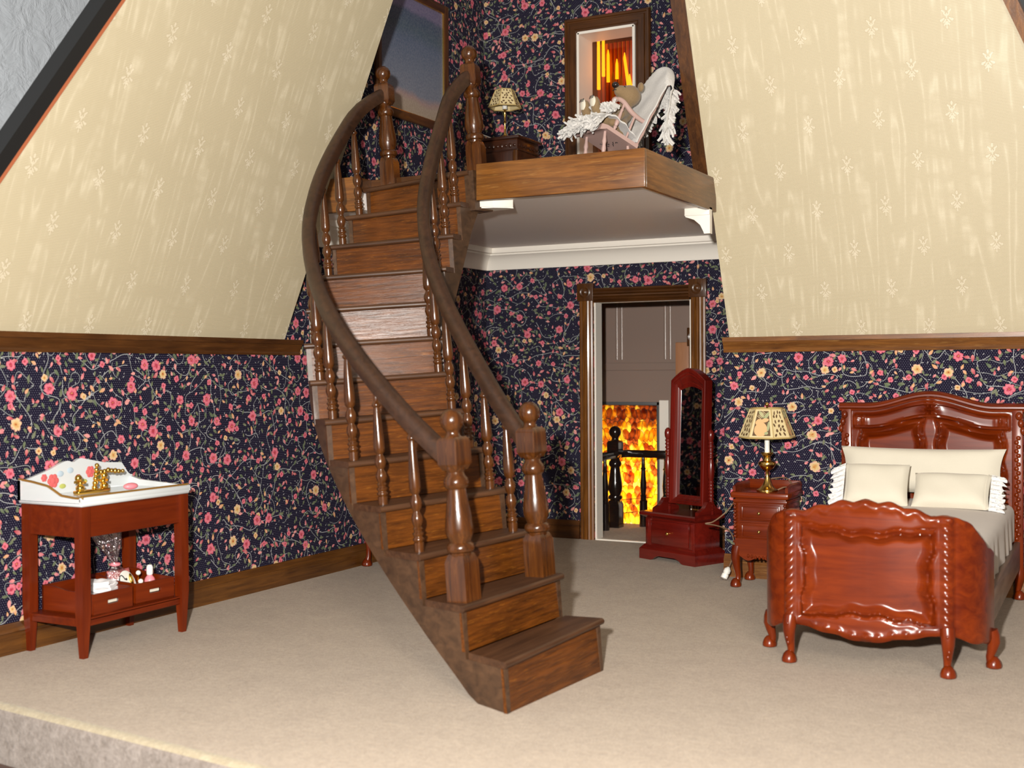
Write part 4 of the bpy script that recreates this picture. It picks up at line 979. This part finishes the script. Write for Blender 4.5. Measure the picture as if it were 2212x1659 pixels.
# mirror frame tilted a little back
X0, X1, ZB, ZA = .135, .525, .46, 1.50
def outline(ins, n=16):
    a, b_ = X0+ins, X1-ins; rise = .105-ins*.95; o = [(a, ZB+ins), (b_, ZB+ins)]
    for k in range(n+1):
        x = b_+(a-b_)*k/n; q = (x-(a+b_)/2)/((b_-a)/2); o.append((x, ZA-ins*1.05+rise*(1-abs(q)**1.6)))
    return o
def ringframe(prof):
    b = B(); N = len(outline(0)); k = len(prof); vs = []
    for ins, d in prof:
        for x, z in outline(ins): vs.append((x, PY_-d, z))
    fs = [(i*N+j, i*N+(j+1) % N, ((i+1) % k)*N+(j+1) % N, ((i+1) % k)*N+j) for i in range(k) for j in range(N)]
    return b.add(vs, fs)
tl = TR(0, PY_, ZB) @ RX(-.035) @ TR(0, -PY_, -ZB)
obj('mirror_frame', ringframe([(0, -.04), (0, .045), (.004, .05), (.018, .05), (.022, .042), (.030, .042), (.036, .030), (.050, .022), (.060, .010), (.066, .010), (.066, -.04)]).xf(tl), M['deepred_z'], mr, 30)
ol = outline(.058); obj('mirror_glass', B().prism(ol, lambda x, z: (x, PY_+.0, z), lambda x, z: (x, PY_+.006, z)).xf(tl), M['mirror'], mr, 0)
obj('mirror_back', B().prism(outline(.03), lambda x, z: (x, PY_+.008, z), lambda x, z: (x, PY_+.03, z)).xf(tl), M['deepred_z'], mr, 0)
gb = ringframe([(.058, -.001), (.058, .010), (.064, .012), (.078, .002), (.078, -.001)]).xf(tl); obj('glass_bead', gb, M['pinkpale'] if False else M['deepred_z'], mr, 30)
# ------------------------------------------------------------------ washstand
ws = thing('washstand', 'cherry wood washstand with a white porcelain basin top by the left wall', 'washstand', (-5.735, 4.845, 0), 0)
# local: x away from the wall 0-.48, y along the wall 0-.83
WD, WL = .475, .825
for x, y in ((.022, .03), (WD-.022, .022), (.022, WL-.03), (WD-.022, WL-.022)):
    vs = []
    for z, h in ((0, .017), (.20, .027), (.25, .030), (.85, .030)):
        vs += [(x-h, y-h, z), (x+h, y-h, z), (x+h, y+h, z), (x-h, y+h, z)]
    obj('leg', B().add(vs, [(0, 1, 2, 3), (12, 15, 14, 13)]+[(r*4+j, r*4+(j+1) % 4, r*4+4+(j+1) % 4, r*4+4+j) for r in range(3) for j in range(4)]), M['cherry_z'], ws, 30)
apn = B().box(.02, WD-.02, .012, .032, .675, .85, .003).box(.02, WD-.02, WL-.032, WL-.012, .675, .85, .003).box(.012, .03, .02, WL-.02, .675, .85, .003).box(WD-.03, WD-.012, .02, WL-.02, .675, .85, .003)
obj('apron', apn, M['cherry_y'], ws, 20)
shf = B().box(.01, WD-.012, .01, WL-.01, .205, .222, .003).box(WD-.032, WD-.012, .03, WL-.03, .175, .215, .003).box(.03, WD-.03, .012, .03, .175, .215, .003)
obj('shelf', shf, M['cherry_y'], ws, 20)
# basin top: tray with upswept back and ends
def rim(y):   # back edge height along the wall
    return lerp([0, .06, .20, .30, .335, .37, .42, .60, .74, .80, .86], [.985, .99, 1.03, 1.07, 1.075, 1.06, 1.085, 1.045, 1.035, .955, .95], y)
def endh(x): return lerp([0, .10, .22, .32, .42, .50], [.985, .975, .955, .905, .895, .895], x)
bs = B()
bs.box(-.015, WD+.018, -.02, WL+.02, .850, .886, .014)
bs.slab(lambda u, v: ((.008, -.02+u*(WL+.04), .87+(rim(u*WL)-.87)*v), (-.014, -.02+u*(WL+.04), .87+(rim(u*WL)-.87)*v)), 48, 4)
bs.slab(lambda u, v: ((-.014+u*(WD+.03), -.020, .87+(endh(u*WD)-.87)*v), (-.014+u*(WD+.03), .004, .87+(endh(u*WD)-.87)*v)), 30, 3)
bs.slab(lambda u, v: ((-.014+u*(WD+.03), WL+.020, .87+(lerp([0, .1, .5], [.95, .925, .900], u*WD)-.87)*v), (-.014+u*(WD+.03), WL-.004, .87+(lerp([0, .1, .5], [.95, .925, .900], u*WD)-.87)*v)), 30, 3)
bs.box(WD-.008, WD+.018, -.02, WL+.02, .87, .905, .010)
BS = obj('basin', bs, M['porcelain'], ws, 50, 'white porcelain basin with gilt edge')
gr = B().tube([(-.014+u*(WD+.03), -.008, endh(u*WD)+.004) for u in np.linspace(0, 1, 26)]+[(WD+.006, .0, .907)], .0075, 8)
gr.tube([(WD+.004, -.01, .907), (WD+.004, WL+.01, .907)], .0075, 8)
obj('gilt_edge', gr, plain('old_gilt', (.36, .19, .04), .3, Metallic=.5), BS, 60)
def petals(b, x, y, z, r, n=6, tilt=None):
    for k in range(n): a = 2*PI*k/n; b.ell((x, y+r*.6*math.cos(a), z+r*.6*math.sin(a)), (.003, r*.5, r*.5), 8, 5)
    return b.ell((x+.001, y, z), (.004, r*.5, r*.5), 8, 5)
for y, z, r in ((.215, .962, .040), (.150, .985, .022), (.50, .995, .034), (.405, .965, .022)): obj('painted_flower', petals(B(), .0085, y, z, r), M['rose'], BS, 50)
for y, z in ((.285, .925), (.165, .925), (.56, .955), (.45, .94)): obj('painted_leaf', B().ell((.0085, y, z), (.003, .026, .015), 8, 5), M['lime'], BS, 50)
for y, z in ((.345, 1.015), (.60, .96), (.27, 1.0)): obj('painted_forget_me_not', B().ell((.0085, y, z), (.003, .026, .018), 8, 5), M['blue'], BS, 50)
# gilt tap set standing in the basin
tap = thing('tap_set', 'gilt beaded tap set standing in the porcelain basin', 'tap', (-5.56, 5.20, .886))
obj('tap_base', B().box(-.025, .025, -.125, .125, 0, .022, .008).ell((0, -.09, .035), (.026, .026, .024)).ell((0, .095, .035), (.026, .026, .024)), M['gold'], tap, 50)
b = B()
for k in range(6): b.ell((0, .02+.004*k, .03+.026*k), .017-.0006*k, 10, 7)
obj('tap_stem', b, M['gold'], tap, 60)
b = B()
for k in range(7): b.ell((.0, .045+.028*k, .125-.004*abs(k-3)), (.014, .016, .014+.003*(k % 2)), 10, 7)
b.ell((.0, .245, .112), (.012, .012, .012)); obj('spout', b, M['gold'], tap, 60)
for y0, s in ((-.09, -1), (.085, 1)):
    b = B().ell((0, y0, .065), .018).ell((0, y0+s*.012, .095), (.020, .022, .022))
    for k in range(4): a = k*PI/2+.4; b.tube([(0, y0, .068), (.034*math.cos(a), y0+.034*math.sin(a), .070)], [.006, .009], 8)
    obj('tap_handle', b, M['gold'], tap, 60)
o = obj('soap', B().ell((-5.475, 5.425, .909), (.033, .052, .021), 20, 12), M['soap'], None, 60); tag(o, 'pink oval soap bar in the porcelain basin', 'soap')
# open boxes on the shelf
def openbox(label, x0, x1, y0, y1, z0, h, rz, cxy):
    T = thing('open_box', label, 'box', (cxy[0], cxy[1], z0), rz, 'open cherry boxes on the washstand shelf')
    w, l, t_ = x1-x0, y1-y0, .012
    def side(b, xa, xb, ya, yb, hh): return b.box(xa, xb, ya, yb, 0, hh, .002)
    obj('bottom', B().box(-w/2, w/2, -l/2, l/2, 0, .01), M['cherry_x'], T, 0)
    fr = B(); sl, sh2 = .045, .012; zc = h*.52
    fr.box(w/2-t_, w/2, -l/2, -sl, 0, h).box(w/2-t_, w/2, sl, l/2, 0, h).box(w/2-t_, w/2, -sl, sl, 0, zc-sh2).box(w/2-t_, w/2, -sl, sl, zc+sh2, h)
    obj('front_panel', fr, M['cherry_y'], T, 0)
    for s in (-1, 1):
        obj('side_panel', B().prism([(-w/2, 0), (w/2-t_, 0), (w/2-t_, h), (0, h*1.05), (-w*.3, h*1.22), (-w/2, h*1.22)], lambda a, z: (a, s*l/2-(t_ if s > 0 else 0), z), lambda a, z: (a, s*l/2+(0 if s > 0 else t_), z)), M['cherry_x'], T, 20)
    obj('back_panel', B().box(-w/2, -w/2+t_, -l/2, l/2, 0, h*1.22), M['cherry_y'], T, 0)
    obj('slot_lining', B().box(w/2-t_-.008, w/2-t_-.003, -sl*.95, sl*.95, zc-sh2*.8, zc+sh2*.8, .002), M['linen'], T, 0, 'white lining behind the hand slot')
    return T
openbox('cherry box with folded white cloths on the washstand shelf', 0, .40, 0, .305, .222, .125, .03, (-5.475, 5.080))
openbox('cherry box with trinkets and bottle on the washstand shelf', 0, .40, 0, .300, .222, .125, -.06, (-5.500, 5.455))
def foldcloth(name, c, w, l, h, rz, label):
    m = TR(*c) @ RZ(rz); b = B()
    for k in range(3):
        b.slab(lambda u, v: ((m @ Vector(((u-.5)*w*(1-.08*k), (v-.5)*l*(1-.06*k), h*(k+.9)/3+.010*math.sin(u*7+k*2)*math.cos(v*6+k))))[:], (m @ Vector(((u-.5)*w*(1-.08*k), (v-.5)*l*(1-.06*k), h*k/3+.008*math.sin(u*7+k*2)*math.cos(v*6+k))))[:]), 14, 14)
    o = obj(name, b, M['cloth_white'], None, 60); tag(o, label, 'cloth'); return o
M['cloth_white'] = cloth('white_cotton', (.66, .63, .64), (.80, .77, .76), 120, .4)
foldcloth('folded_cloth', (-5.49, 5.085, .240), .33, .24, .075, .05, 'folded white cloth lying flat in the nearer cherry box')
foldcloth('folded_cloth', (-5.46, 5.150, .325), .20, .12, .055, .4, 'crumpled white cloth on top of the folded one in the box')
# cellophane gift bag
t = NT('cellophane'); g = t.n('ShaderNodeBsdfGlossy', {'Color': (1, .95, .97, 1), 'Roughness': .12}); tp_ = t.n('ShaderNodeBsdfTransparent', {'Color': (.95, .90, .92, 1)})
nz = t.noise(t.obj, 30, 3, .7); 
bmp = t.n('ShaderNodeBump', {'Height': nz, 'Strength': 1., 'Distance': .02}); t.set(g.inputs['Normal'], bmp.outputs[0])
t.t.links.new(t.n('ShaderNodeMixShader', {0: .30, 1: tp_.outputs[0], 2: g.outputs[0]}).outputs[0], t.out.inputs[0]); M['cello'] = t.m
gb_ = thing('gift_bag', 'tied cellophane bag of trinkets in the farther cherry box', 'bag', (-5.56, 5.385, .234))
def cone(u, v):
    a = u*2*PI; z = v*.42; r = lerp([0, .10, .16, .20, .24, .32, .42], [.06, .085, .06, .016, .03, .075, .105], z)*(1+.16*math.sin(a*5+z*12))
    return (r*math.cos(a)*.6+.0-.02*v, r*math.sin(a)-.12*max(0, v-.45), z)
obj('wrapper', B().grid(cone, 40, 26), M['cello'], gb_, 60)
obj('ribbon', B().tube([(.022*math.cos(a)-.008, .022*math.sin(a), .20) for a in np.linspace(0, 2*PI, 16)[:-1]], .010, 8, True), M['soap'], gb_, 60)
o = thing('trinket_card', 'white oval card with gilt ornaments in front of the gift bag', 'card', (-5.475, 5.395, .234))
m = TR(0, 0, .085) @ RZ(.15) @ RY(-.35)
obj('card', B().ell((0, 0, 0), (.006, .075, .085), 26, 12, None).xf(m), M['candle'], o, 60)
obj('ornament', B().ell((.012, .028, .022), (.010, .015, .038), 14, 8).ell((.012, -.03, -.03), (.008, .018, .016), 12, 8).ell((.012, .02, -.05), (.008, .014, .012), 12, 8).xf(m), M['gold'], o, 60)
obj('printed_line', B().tube([(.0075, -.05+.05*math.cos(a)*.6-.0, .0+.06*math.sin(a)) for a in np.linspace(.5, 2.6, 12)], .003, 6).ell((.008, -.012, .03), (.003, .010, .008), 8, 5).xf(m), M['ink'], o, 60)
o = obj('trinket_pouch', pillow(B(), .085, .075, .035, TR(-5.56, 5.41, .325) @ RZ(1.5) @ RX(-.2)), M['redprint'], None, 60); tag(o, 'rose pink padded pouch behind the white oval card', 'pouch')
o = thing('perfume_bottle', 'small pink and white bottle in the corner of the farther box', 'bottle', (-5.455, 5.555, .234))
obj('body', B().lathe([(.030, 0), (.034, .01), (.034, .08), (.028, .10), (.016, .115), (.014, .125)], 18), M['soap'], o, 45)
obj('cap', B().lathe([(.018, .120), (.020, .13), (.020, .165), (.013, .18), (0, .182)], 16), M['candle'], o, 45)
obj('painted_band', B().lathe([(.0345, .035), (.0352, .045), (.0345, .06)], 18), M['blue'], o, 45)
for (x, y, z), lab in (((-5.322, 5.345, .355), 'white pearl on the front edge of the farther box'), ((-5.45, 5.455, .380), 'white pearl standing on a pin inside the farther box')):
    o = thing('pearl_pin', lab, 'pearl', (x, y, z-.10))
    obj('pin', B().lathe([(.003, -.02 if z > .37 else .015), (.003, .09)], 6), M['gold'], o); obj('pearl', B().ell((0, 0, .10), .015, 14, 10), M['pearl'], o, 60)
# ------------------------------------------------------------------ painting
pt_ = thing('framed_painting', 'framed blue seascape painting on the tower wall above the stairs', 'painting', (XL, 9.12, 4.36), 0)
PA, PB, PC, PD = 8.50, 9.68, 3.78, 4.95
def pf(a, c, d_, e): return B().box(0, .035, a-9.12, c-9.12, d_-4.36, e-4.36, .008)
for nm, q in (('z', (PA, PA+.075, PC, PD)), ('z', (PB-.075, PB, PC, PD)), ('y', (PA+.06, PB-.06, PC, PC+.075)), ('y', (PA+.06, PB-.06, PD-.075, PD))): obj('frame_side', pf(*q), M['darktrim_'+nm], pt_, 30)
gi = B()
for a, c, d_, e in ((PA+.068, PA+.082, PC+.068, PD-.068), (PB-.082, PB-.068, PC+.068, PD-.068), (PA+.068, PB-.068, PC+.068, PC+.082), (PA+.068, PB-.068, PD-.082, PD-.068)): gi.box(.01, .028, a-9.12, c-9.12, d_-4.36, e-4.36, .003)
obj('gilt_slip', gi, M['brass'], pt_, 20)
t = NT('seascape_paint'); x_, y_, z_ = t.sep(t.obj)
h = t.mt('ADD', t.mt('ADD', t.mt('MULTIPLY', z_, .92), .5), t.mt('MULTIPLY', t.mt('SUBTRACT', t.noise(t.obj, 3.2, 3, .6), .5), .10))
c = t.ramp(h, [(.0, (.34, .26, .17)), (.13, (.36, .27, .20)), (.17, (.34, .22, .20)), (.22, (.16, .18, .24)), (.42, (.12, .15, .22)), (.62, (.075, .11, .19)), (.72, (.035, .075, .12)), (.84, (.025, .05, .11)), (.87, (.12, .10, .20)), (1., (.11, .09, .20))])
c = t.mix(.25, c, t.ramp(t.noise(t.obj, 60, 3, .7), [(.3, (.02, .03, .05)), (.7, (.35, .34, .33))]))
M['sea'] = t.fin(c, .55)
obj('canvas', B().box(.004, .014, PA+.07-9.12, PB-.07-9.12, PC+.07-4.36, PD-.07-4.36), M['sea'], pt_, 0)
# ------------------------------------------------------------------ hidden little table behind the stairs: its red leg shows
st2 = thing('side_table', 'small red cabriole-legged table mostly hidden behind the staircase', 'table', (-5.43, 8.42, 0), 0)
for sx in (-1, 1):
    for sy in (-1, 1): obj('leg', cab(B(), sx*.235, sy*.20, .50, sx*.6, sy*.5, .036, .042), M['mahog_z'], st2, 55)
obj('apron', B().box(-.24, .24, -.21, .21, .42, .50, .01), M['mahog_x'], st2); obj('top', B().box(-.27, .27, -.24, .24, .50, .53, .012), M['mahog_x'], st2)
# ------------------------------------------------------------------ little cabinet and lamp on the landing
cb2 = thing('corner_cabinet', 'dark square cabinet with carved frieze on the landing by the newel', 'cabinet', (-4.99, 9.33, 3.0), -.02)
b = B().box(-.24, .16, -.02, .38, .06, .60, .006)
b.box(-.255, .175, -.035, .395, .0, .06, .006)
obj('case', b, M['dark_x'], cb2, 30)
obj('top', B().box(-.265, .185, -.045, .405, .60, .625, .006), M['dark_x'], cb2, 30)
fz = B()
for k in range(9): fz.ell((-.205+k*.042, -.022, .545), (.016, .008, .020 if k % 2 else .012), 8, 6).ell((.162, .02+k*.04, .545), (.008, .016, .020 if k % 2 else .012), 8, 6)
fz.box(-.24, .16, -.028, -.02, .50, .51).box(.16, .168, -.02, .38, .50, .51)
obj('frieze', fz, M['dark_x'], cb2, 50)
dd = obj('door', B().box(-.20, .12, -.030, -.02, .10, .49, .006), M['dark_z'], cb2, 30)
for x in (-.07, -.01): obj('knob', B().ell((x, -.036, .375), .011, 10, 7), M['brass'], dd, 60)
obj('corner_post', B().box(.125, .165, -.032, -.018, .06, .50, .004), M['darktrim_z'], cb2, 30)
pr2 = [(.062, 0), (.062, .012), (.045, .022), (.02, .03), (.010, .05), (.009, .14), (.014, .148), (.009, .156), (.009, .23), (.012, .236), (.009, .242), (.010, .262)]
lp2 = table_lamp('table_lamp', 'slender brass lamp with pierced ivory shade on the dark cabinet', (-5.005, 9.41, 3.625), pr2, (.022, .26, .36), (.145, .275, .082, .425), .15, 6, True)
obj('cord', B().tube([(-.05, .03, .01), (-.12, -.02, .012), (-.19, -.08, .04), (-.26, -.09, .12), (-.285, -.10, .13)], .005, 6), M['candle'], lp2, 60)
# ------------------------------------------------------------------ rocking chair tipped back, bear, shawls
CM = Matrix.Identity(4)
fx = (-Rh*.88 - Fh*.47).normalized(); lt = (Fh*.88 - Rh*.47).normalized()     # forward, across (away from us)
for i in range(3): CM[i][0], CM[i][1], CM[i][2] = fx[i], lt[i], (0, 0, 1)[i]
TILT = .44
ORG = Vector((-3.160, 7.86, 3.02))
ch = thing('rocking_chair', 'dusty pink child rocking chair tipped back on the landing', 'chair')
base = TR(*ORG) @ CM
ch.matrix_world = base
S_ = TR(0, 0, .12) @ RY(-TILT)                   # seat frame: x forward, y across, z up, tipped back
sw, sd_ = .34, .30
def seatslab(u, v):
    x = -.02+u*(sd_+.02); y = v*sw; e = .012*math.sin(PI*u)*0
    nose = -.03*sm(.85, 1., u)
    return (S_ @ Vector((x, y, .028+nose*.4)))[:], (S_ @ Vector((x, y, 0+nose)))[:]
obj('seat', B().slab(seatslab, 14, 8), M['pinkpaint'], ch, 50)
def LTH(p0, p1, prof, n=10):
    p0, p1 = Vector(p0), Vector(p1); L = (p1-p0).length
    return B().lathe([(r, z*L) for r, z in prof], n, p0, (p1-p0).to_track_quat('Z', 'Y').to_matrix().to_4x4())
SPN = [(.009, 0), (.010, .1), (.015, .16), (.010, .2), (.015, .24), (.017, .34), (.014, .5), (.009, .72), (.013, .78), (.009, .82), (.010, 1)]
sp_ = lambda x, y, z: (S_ @ Vector((x, y, z)))
bt = .10           # extra rake of the back
def bk(y, h): return S_ @ Vector((-.01-h*math.sin(bt), y, .02+h*math.cos(bt)))
for y in (.02, sw-.02):
    obj('back_post', LTH(bk(y, -.02), bk(y, .53), [(.014, 0), (.015, .15), (.019, .22), (.014, .3), (.012, .5), (.016, .60), (.011, .63), (.016, .66), (.011, .7), (.010, 1)]), M['pinkpaint'], ch, 50)
    for x in (.19,): obj('arm_post', LTH(sp_(x, y, .02), sp_(x, y, .235), SPN), M['pinkpaint'], ch, 50)
    obj('arm_post', LTH(sp_(.08, y, .02), sp_(.08, y, .20), [(.008, 0), (.009, .5), (.008, 1)]), M['pinkpaint'], ch, 50)
    am = B(); pts = [bk(y, .19), sp_(.04, y, .205), sp_(.12, y, .215), sp_(.20, y, .245), sp_(.25, y, .240), sp_(.275, y, .215)]
    am.tube([p[:] for p in [Vector(crom([tuple(q) for q in pts], k/4.)) for k in range(21)]], [.014+.004*math.sin(k/20*PI)+(.006 if k > 17 else 0) for k in range(21)], 10)
    am.ell(sp_(.272, y, .214)[:], .020, 10, 8); obj('armrest', am, M['pinkpaint'], ch, 60)
for k in range(4): obj('back_spindle', LTH(bk(.075+.063*k, 0), bk(.075+.063*k, .60), [(.008, 0), (.010, .4), (.007, 1)]), M['pinkpaint'], ch, 50)
obj('crest_rail', B().tube([(bk(y, .53+.085*math.sin(PI*y/sw)))[:] for y in np.linspace(.0, sw, 14)], .018, 10), M['pinkpaint'], ch, 60)
for x, y, dx in ((.235, .05, .03), (.235, sw-.05, .03), (.03, .05, -.0), (.03, sw-.05, -.0)):
    p = sp_(x, y, -.0); q = Vector((p.x+dx-.01, p.y, .018)); obj('leg', LTH(p[:], q[:], [(.010, 0), (.012, .2), (.017, .35), (.012, .45), (.017, .6), (.012, .75), (.011, 1)]), M['pinkpaint'], ch, 50)
for y in (.05, sw-.05):
    obj('rocker', B().tube([(x, y, .014+.22*(x-.12)**2) for x in np.linspace(-.18, .38, 20)], .013, 8), M['pinkpaint'], ch, 60)
sg_ = B()
for k, (x, y) in enumerate(((.09, .10), (.10, .13), (.085, .16), (.11, .19), (.095, .22), (.12, .25))):
    sg_.tube([(S_ @ Vector((x+.012*math.sin(q*3+k), y+.022*q-.01, -.0025)))[:] for q in np.linspace(0, 1, 6)], .0022, 5)
obj('signature', sg_, M['ink'], ch)
# bear: one continuous plush body, smoothed together
bear = thing('teddy_bear', 'tan plush teddy bear lying back in the pink rocking chair', 'teddy bear')
bear.matrix_world = base
def remesh(o, vs):
    md = o.modifiers.new('blend', 'REMESH'); md.mode = 'VOXEL'; md.voxel_size = vs; md.use_smooth_shade = True
    m2 = o.modifiers.new('soft', 'SMOOTH'); m2.factor = .6; m2.iterations = 6
cy = sw*.5
hd = sp_(.115, cy-.02, .375)
b = B().ell(sp_(.11, cy, .13)[:], (.085, .085, .105)).ell(sp_(.10, cy, .24)[:], (.07, .07, .07)).ell(hd[:], (.085, .082, .078))
mz = hd+Vector((.075, -.005, .025)); b.ell(mz[:], (.052, .046, .042)).ell((hd+Vector((.045, 0, .012)))[:], (.06, .06, .055))
for s in (-1, 1):
    b.tube([sp_(.11, cy+s*.05, .24)[:], sp_(.16, cy+s*.10, .18)[:], sp_(.20, cy+s*.11, .10)[:]], [.036, .032, .034], 10).ell(sp_(.205, cy+s*.11, .09)[:], .036)
    b.tube([sp_(.13, cy+s*.045, .09)[:], sp_(.25, cy+s*.06, .10)[:], sp_(.345, cy+s*.065, .135)[:]], [.050, .044, .038], 10).ell(sp_(.355, cy+s*.065, .155)[:], (.034, .042, .058))
o = obj('body', b, M['bear'], bear, 60); remesh(o, .011)
for s in (-1, 1):
    obj('ear', B().ell((hd+Vector((-.055, s*.062, .055)))[:], (.018, .030, .034)), M['bear'], bear, 60)
    obj('eye', B().ell((hd+Vector((.062, s*.036, .050)))[:], .008, 10, 8), M['ebony'], bear, 60)
    fp = sp_(.380, cy+s*.065, .160); ft = obj('foot_pad', B().ell(fp[:], (.014, .032, .044)), M['pinkpale'] if False else M['linen'], bear, 60, 'cream stitched foot pad')
    for k in range(3): obj('stitch', B().tube([(fp+Vector((.006, -.02+.02*k, .045)))[:], (fp+Vector((.016, -.02+.02*k, .022)))[:]], .0028, 5), M['ink'], ft)
obj('nose', B().ell((mz+Vector((.044, 0, .040)))[:], (.025, .027, .022)), M['ebony'], bear, 60)
obj('mouth', B().tube([(mz+Vector((.052, y, .008-.25*abs(y))))[:] for y in np.linspace(-.022, .022, 9)], .0028, 5).tube([(mz+Vector((.051, 0, .03)))[:], (mz+Vector((.053, 0, .006)))[:]], .0026, 5), M['ink'], bear, 60)
# white terry shawl over the chair back, with a knotted fringe
def fringe(b, pts, dirv, rr, n=4, L=.07):
    for p in pts:
        for _ in range(n):
            q = Vector(p)+Vector((rr.uniform(-.02, .02), rr.uniform(-.02, .02), rr.uniform(-.015, .015))); d = Vector(dirv)+Vector((rr.uniform(-.5, .5), rr.uniform(-.5, .5), rr.uniform(-.35, .35)))
            r0 = rr.uniform(.007, .011); pp = [q]
            for k in range(3): d = (d+Vector((rr.uniform(-.4, .4), rr.uniform(-.4, .4), rr.uniform(-.4, .3)))).normalized(); pp.append(pp[-1]+d*L/3*rr.uniform(.7, 1.3))
            b.tube([x[:] for x in pp], [r0, r0*1.1, r0, r0*.8], 5)
    return b
rr = random.Random(11)
sh = thing('terry_shawl', 'white terry shawl hung over the back of the pink chair', 'shawl'); sh.matrix_world = base
def shawl(u, v):
    y = -.025+(sw+.05)*v; s = u*.88; c = .645-.16*abs(2*v-1)**2.6
    if s < c: h, off = s+.005, .030
    elif s < c+.09:
        a = (s-c)/.09*PI; h, off = c+.032*math.sin(a), .030-.040*(1-math.cos(a))*.5-.016*math.sin(a)*0
        off = .030*math.cos(a)+.0*1
        off = .034*math.cos(a)
    else: h, off = c, -.034
    h2 = max(h, .0)
    p = S_ @ Vector((-.01-h2*math.sin(bt)+off, y, .02+h2*math.cos(bt)+.03*math.sin(PI*v)*(h2/.62)))
    if s > c+.09: q = s-c-.09; p = p+Vector((.010+.05*min(1, q/.3), 0, -q))
    w = .0025*math.sin(v*13+u*9)+.002*math.sin(u*31+v*7)
    return (p+Vector((w, 0, w)))[:], (p+Vector((w-.010, 0, w-.004)))[:]
obj('cloth', B().slab(shawl, 50, 18), M['terry'], sh, 60)
pe = [Vector(shawl(1.0, k/16)[0]) for k in range(17)]
obj('fringe', fringe(fringe(B(), pe, (-.25, 0, -1), rr, 12, .075), [q+Vector((-.02, 0, .05)) for q in pe], (-.35, 0, -.8), rr, 9, .07), M['terry'], sh, 60, 'knotted white fringe', 'stuff')
lap = thing('lap_blanket', 'white fringed terry blanket over the lap of the bear', 'blanket'); lap.matrix_world = base
def lapf(u, v):
    y = -.02+(sw+.04)*v; x = .03+u*.32
    z = .055+.05*math.sin(u*2.6)+.02*math.sin(v*PI)-.09*sm(.80, 1., u)+.006*math.sin(u*22+v*15)
    p = S_ @ Vector((x, y, z)); return p[:], (p+Vector((-.003, 0, -.012)))[:]
obj('cloth', B().slab(lapf, 26, 18), M['terry'], lap, 60)
pe = [Vector(lapf(1.0, k/14)[0]) for k in range(15)]+[Vector(lapf(.93, k/14)[0])+Vector((0, 0, .02)) for k in range(15)]
fb = fringe(B(), pe, (.9, 0, -.35), rr, 9, .075)
pe = [Vector(lapf(.70, k/12)[0])+Vector((0, 0, .035)) for k in range(13)]+[Vector(lapf(.62, k/12)[0])+Vector((0, 0, .05)) for k in range(13)]
fringe(fb, pe, (.6, 0, .55), rr, 7, .06)
obj('fringe', fb, M['terry'], lap, 60, 'knotted white fringe', 'stuff')
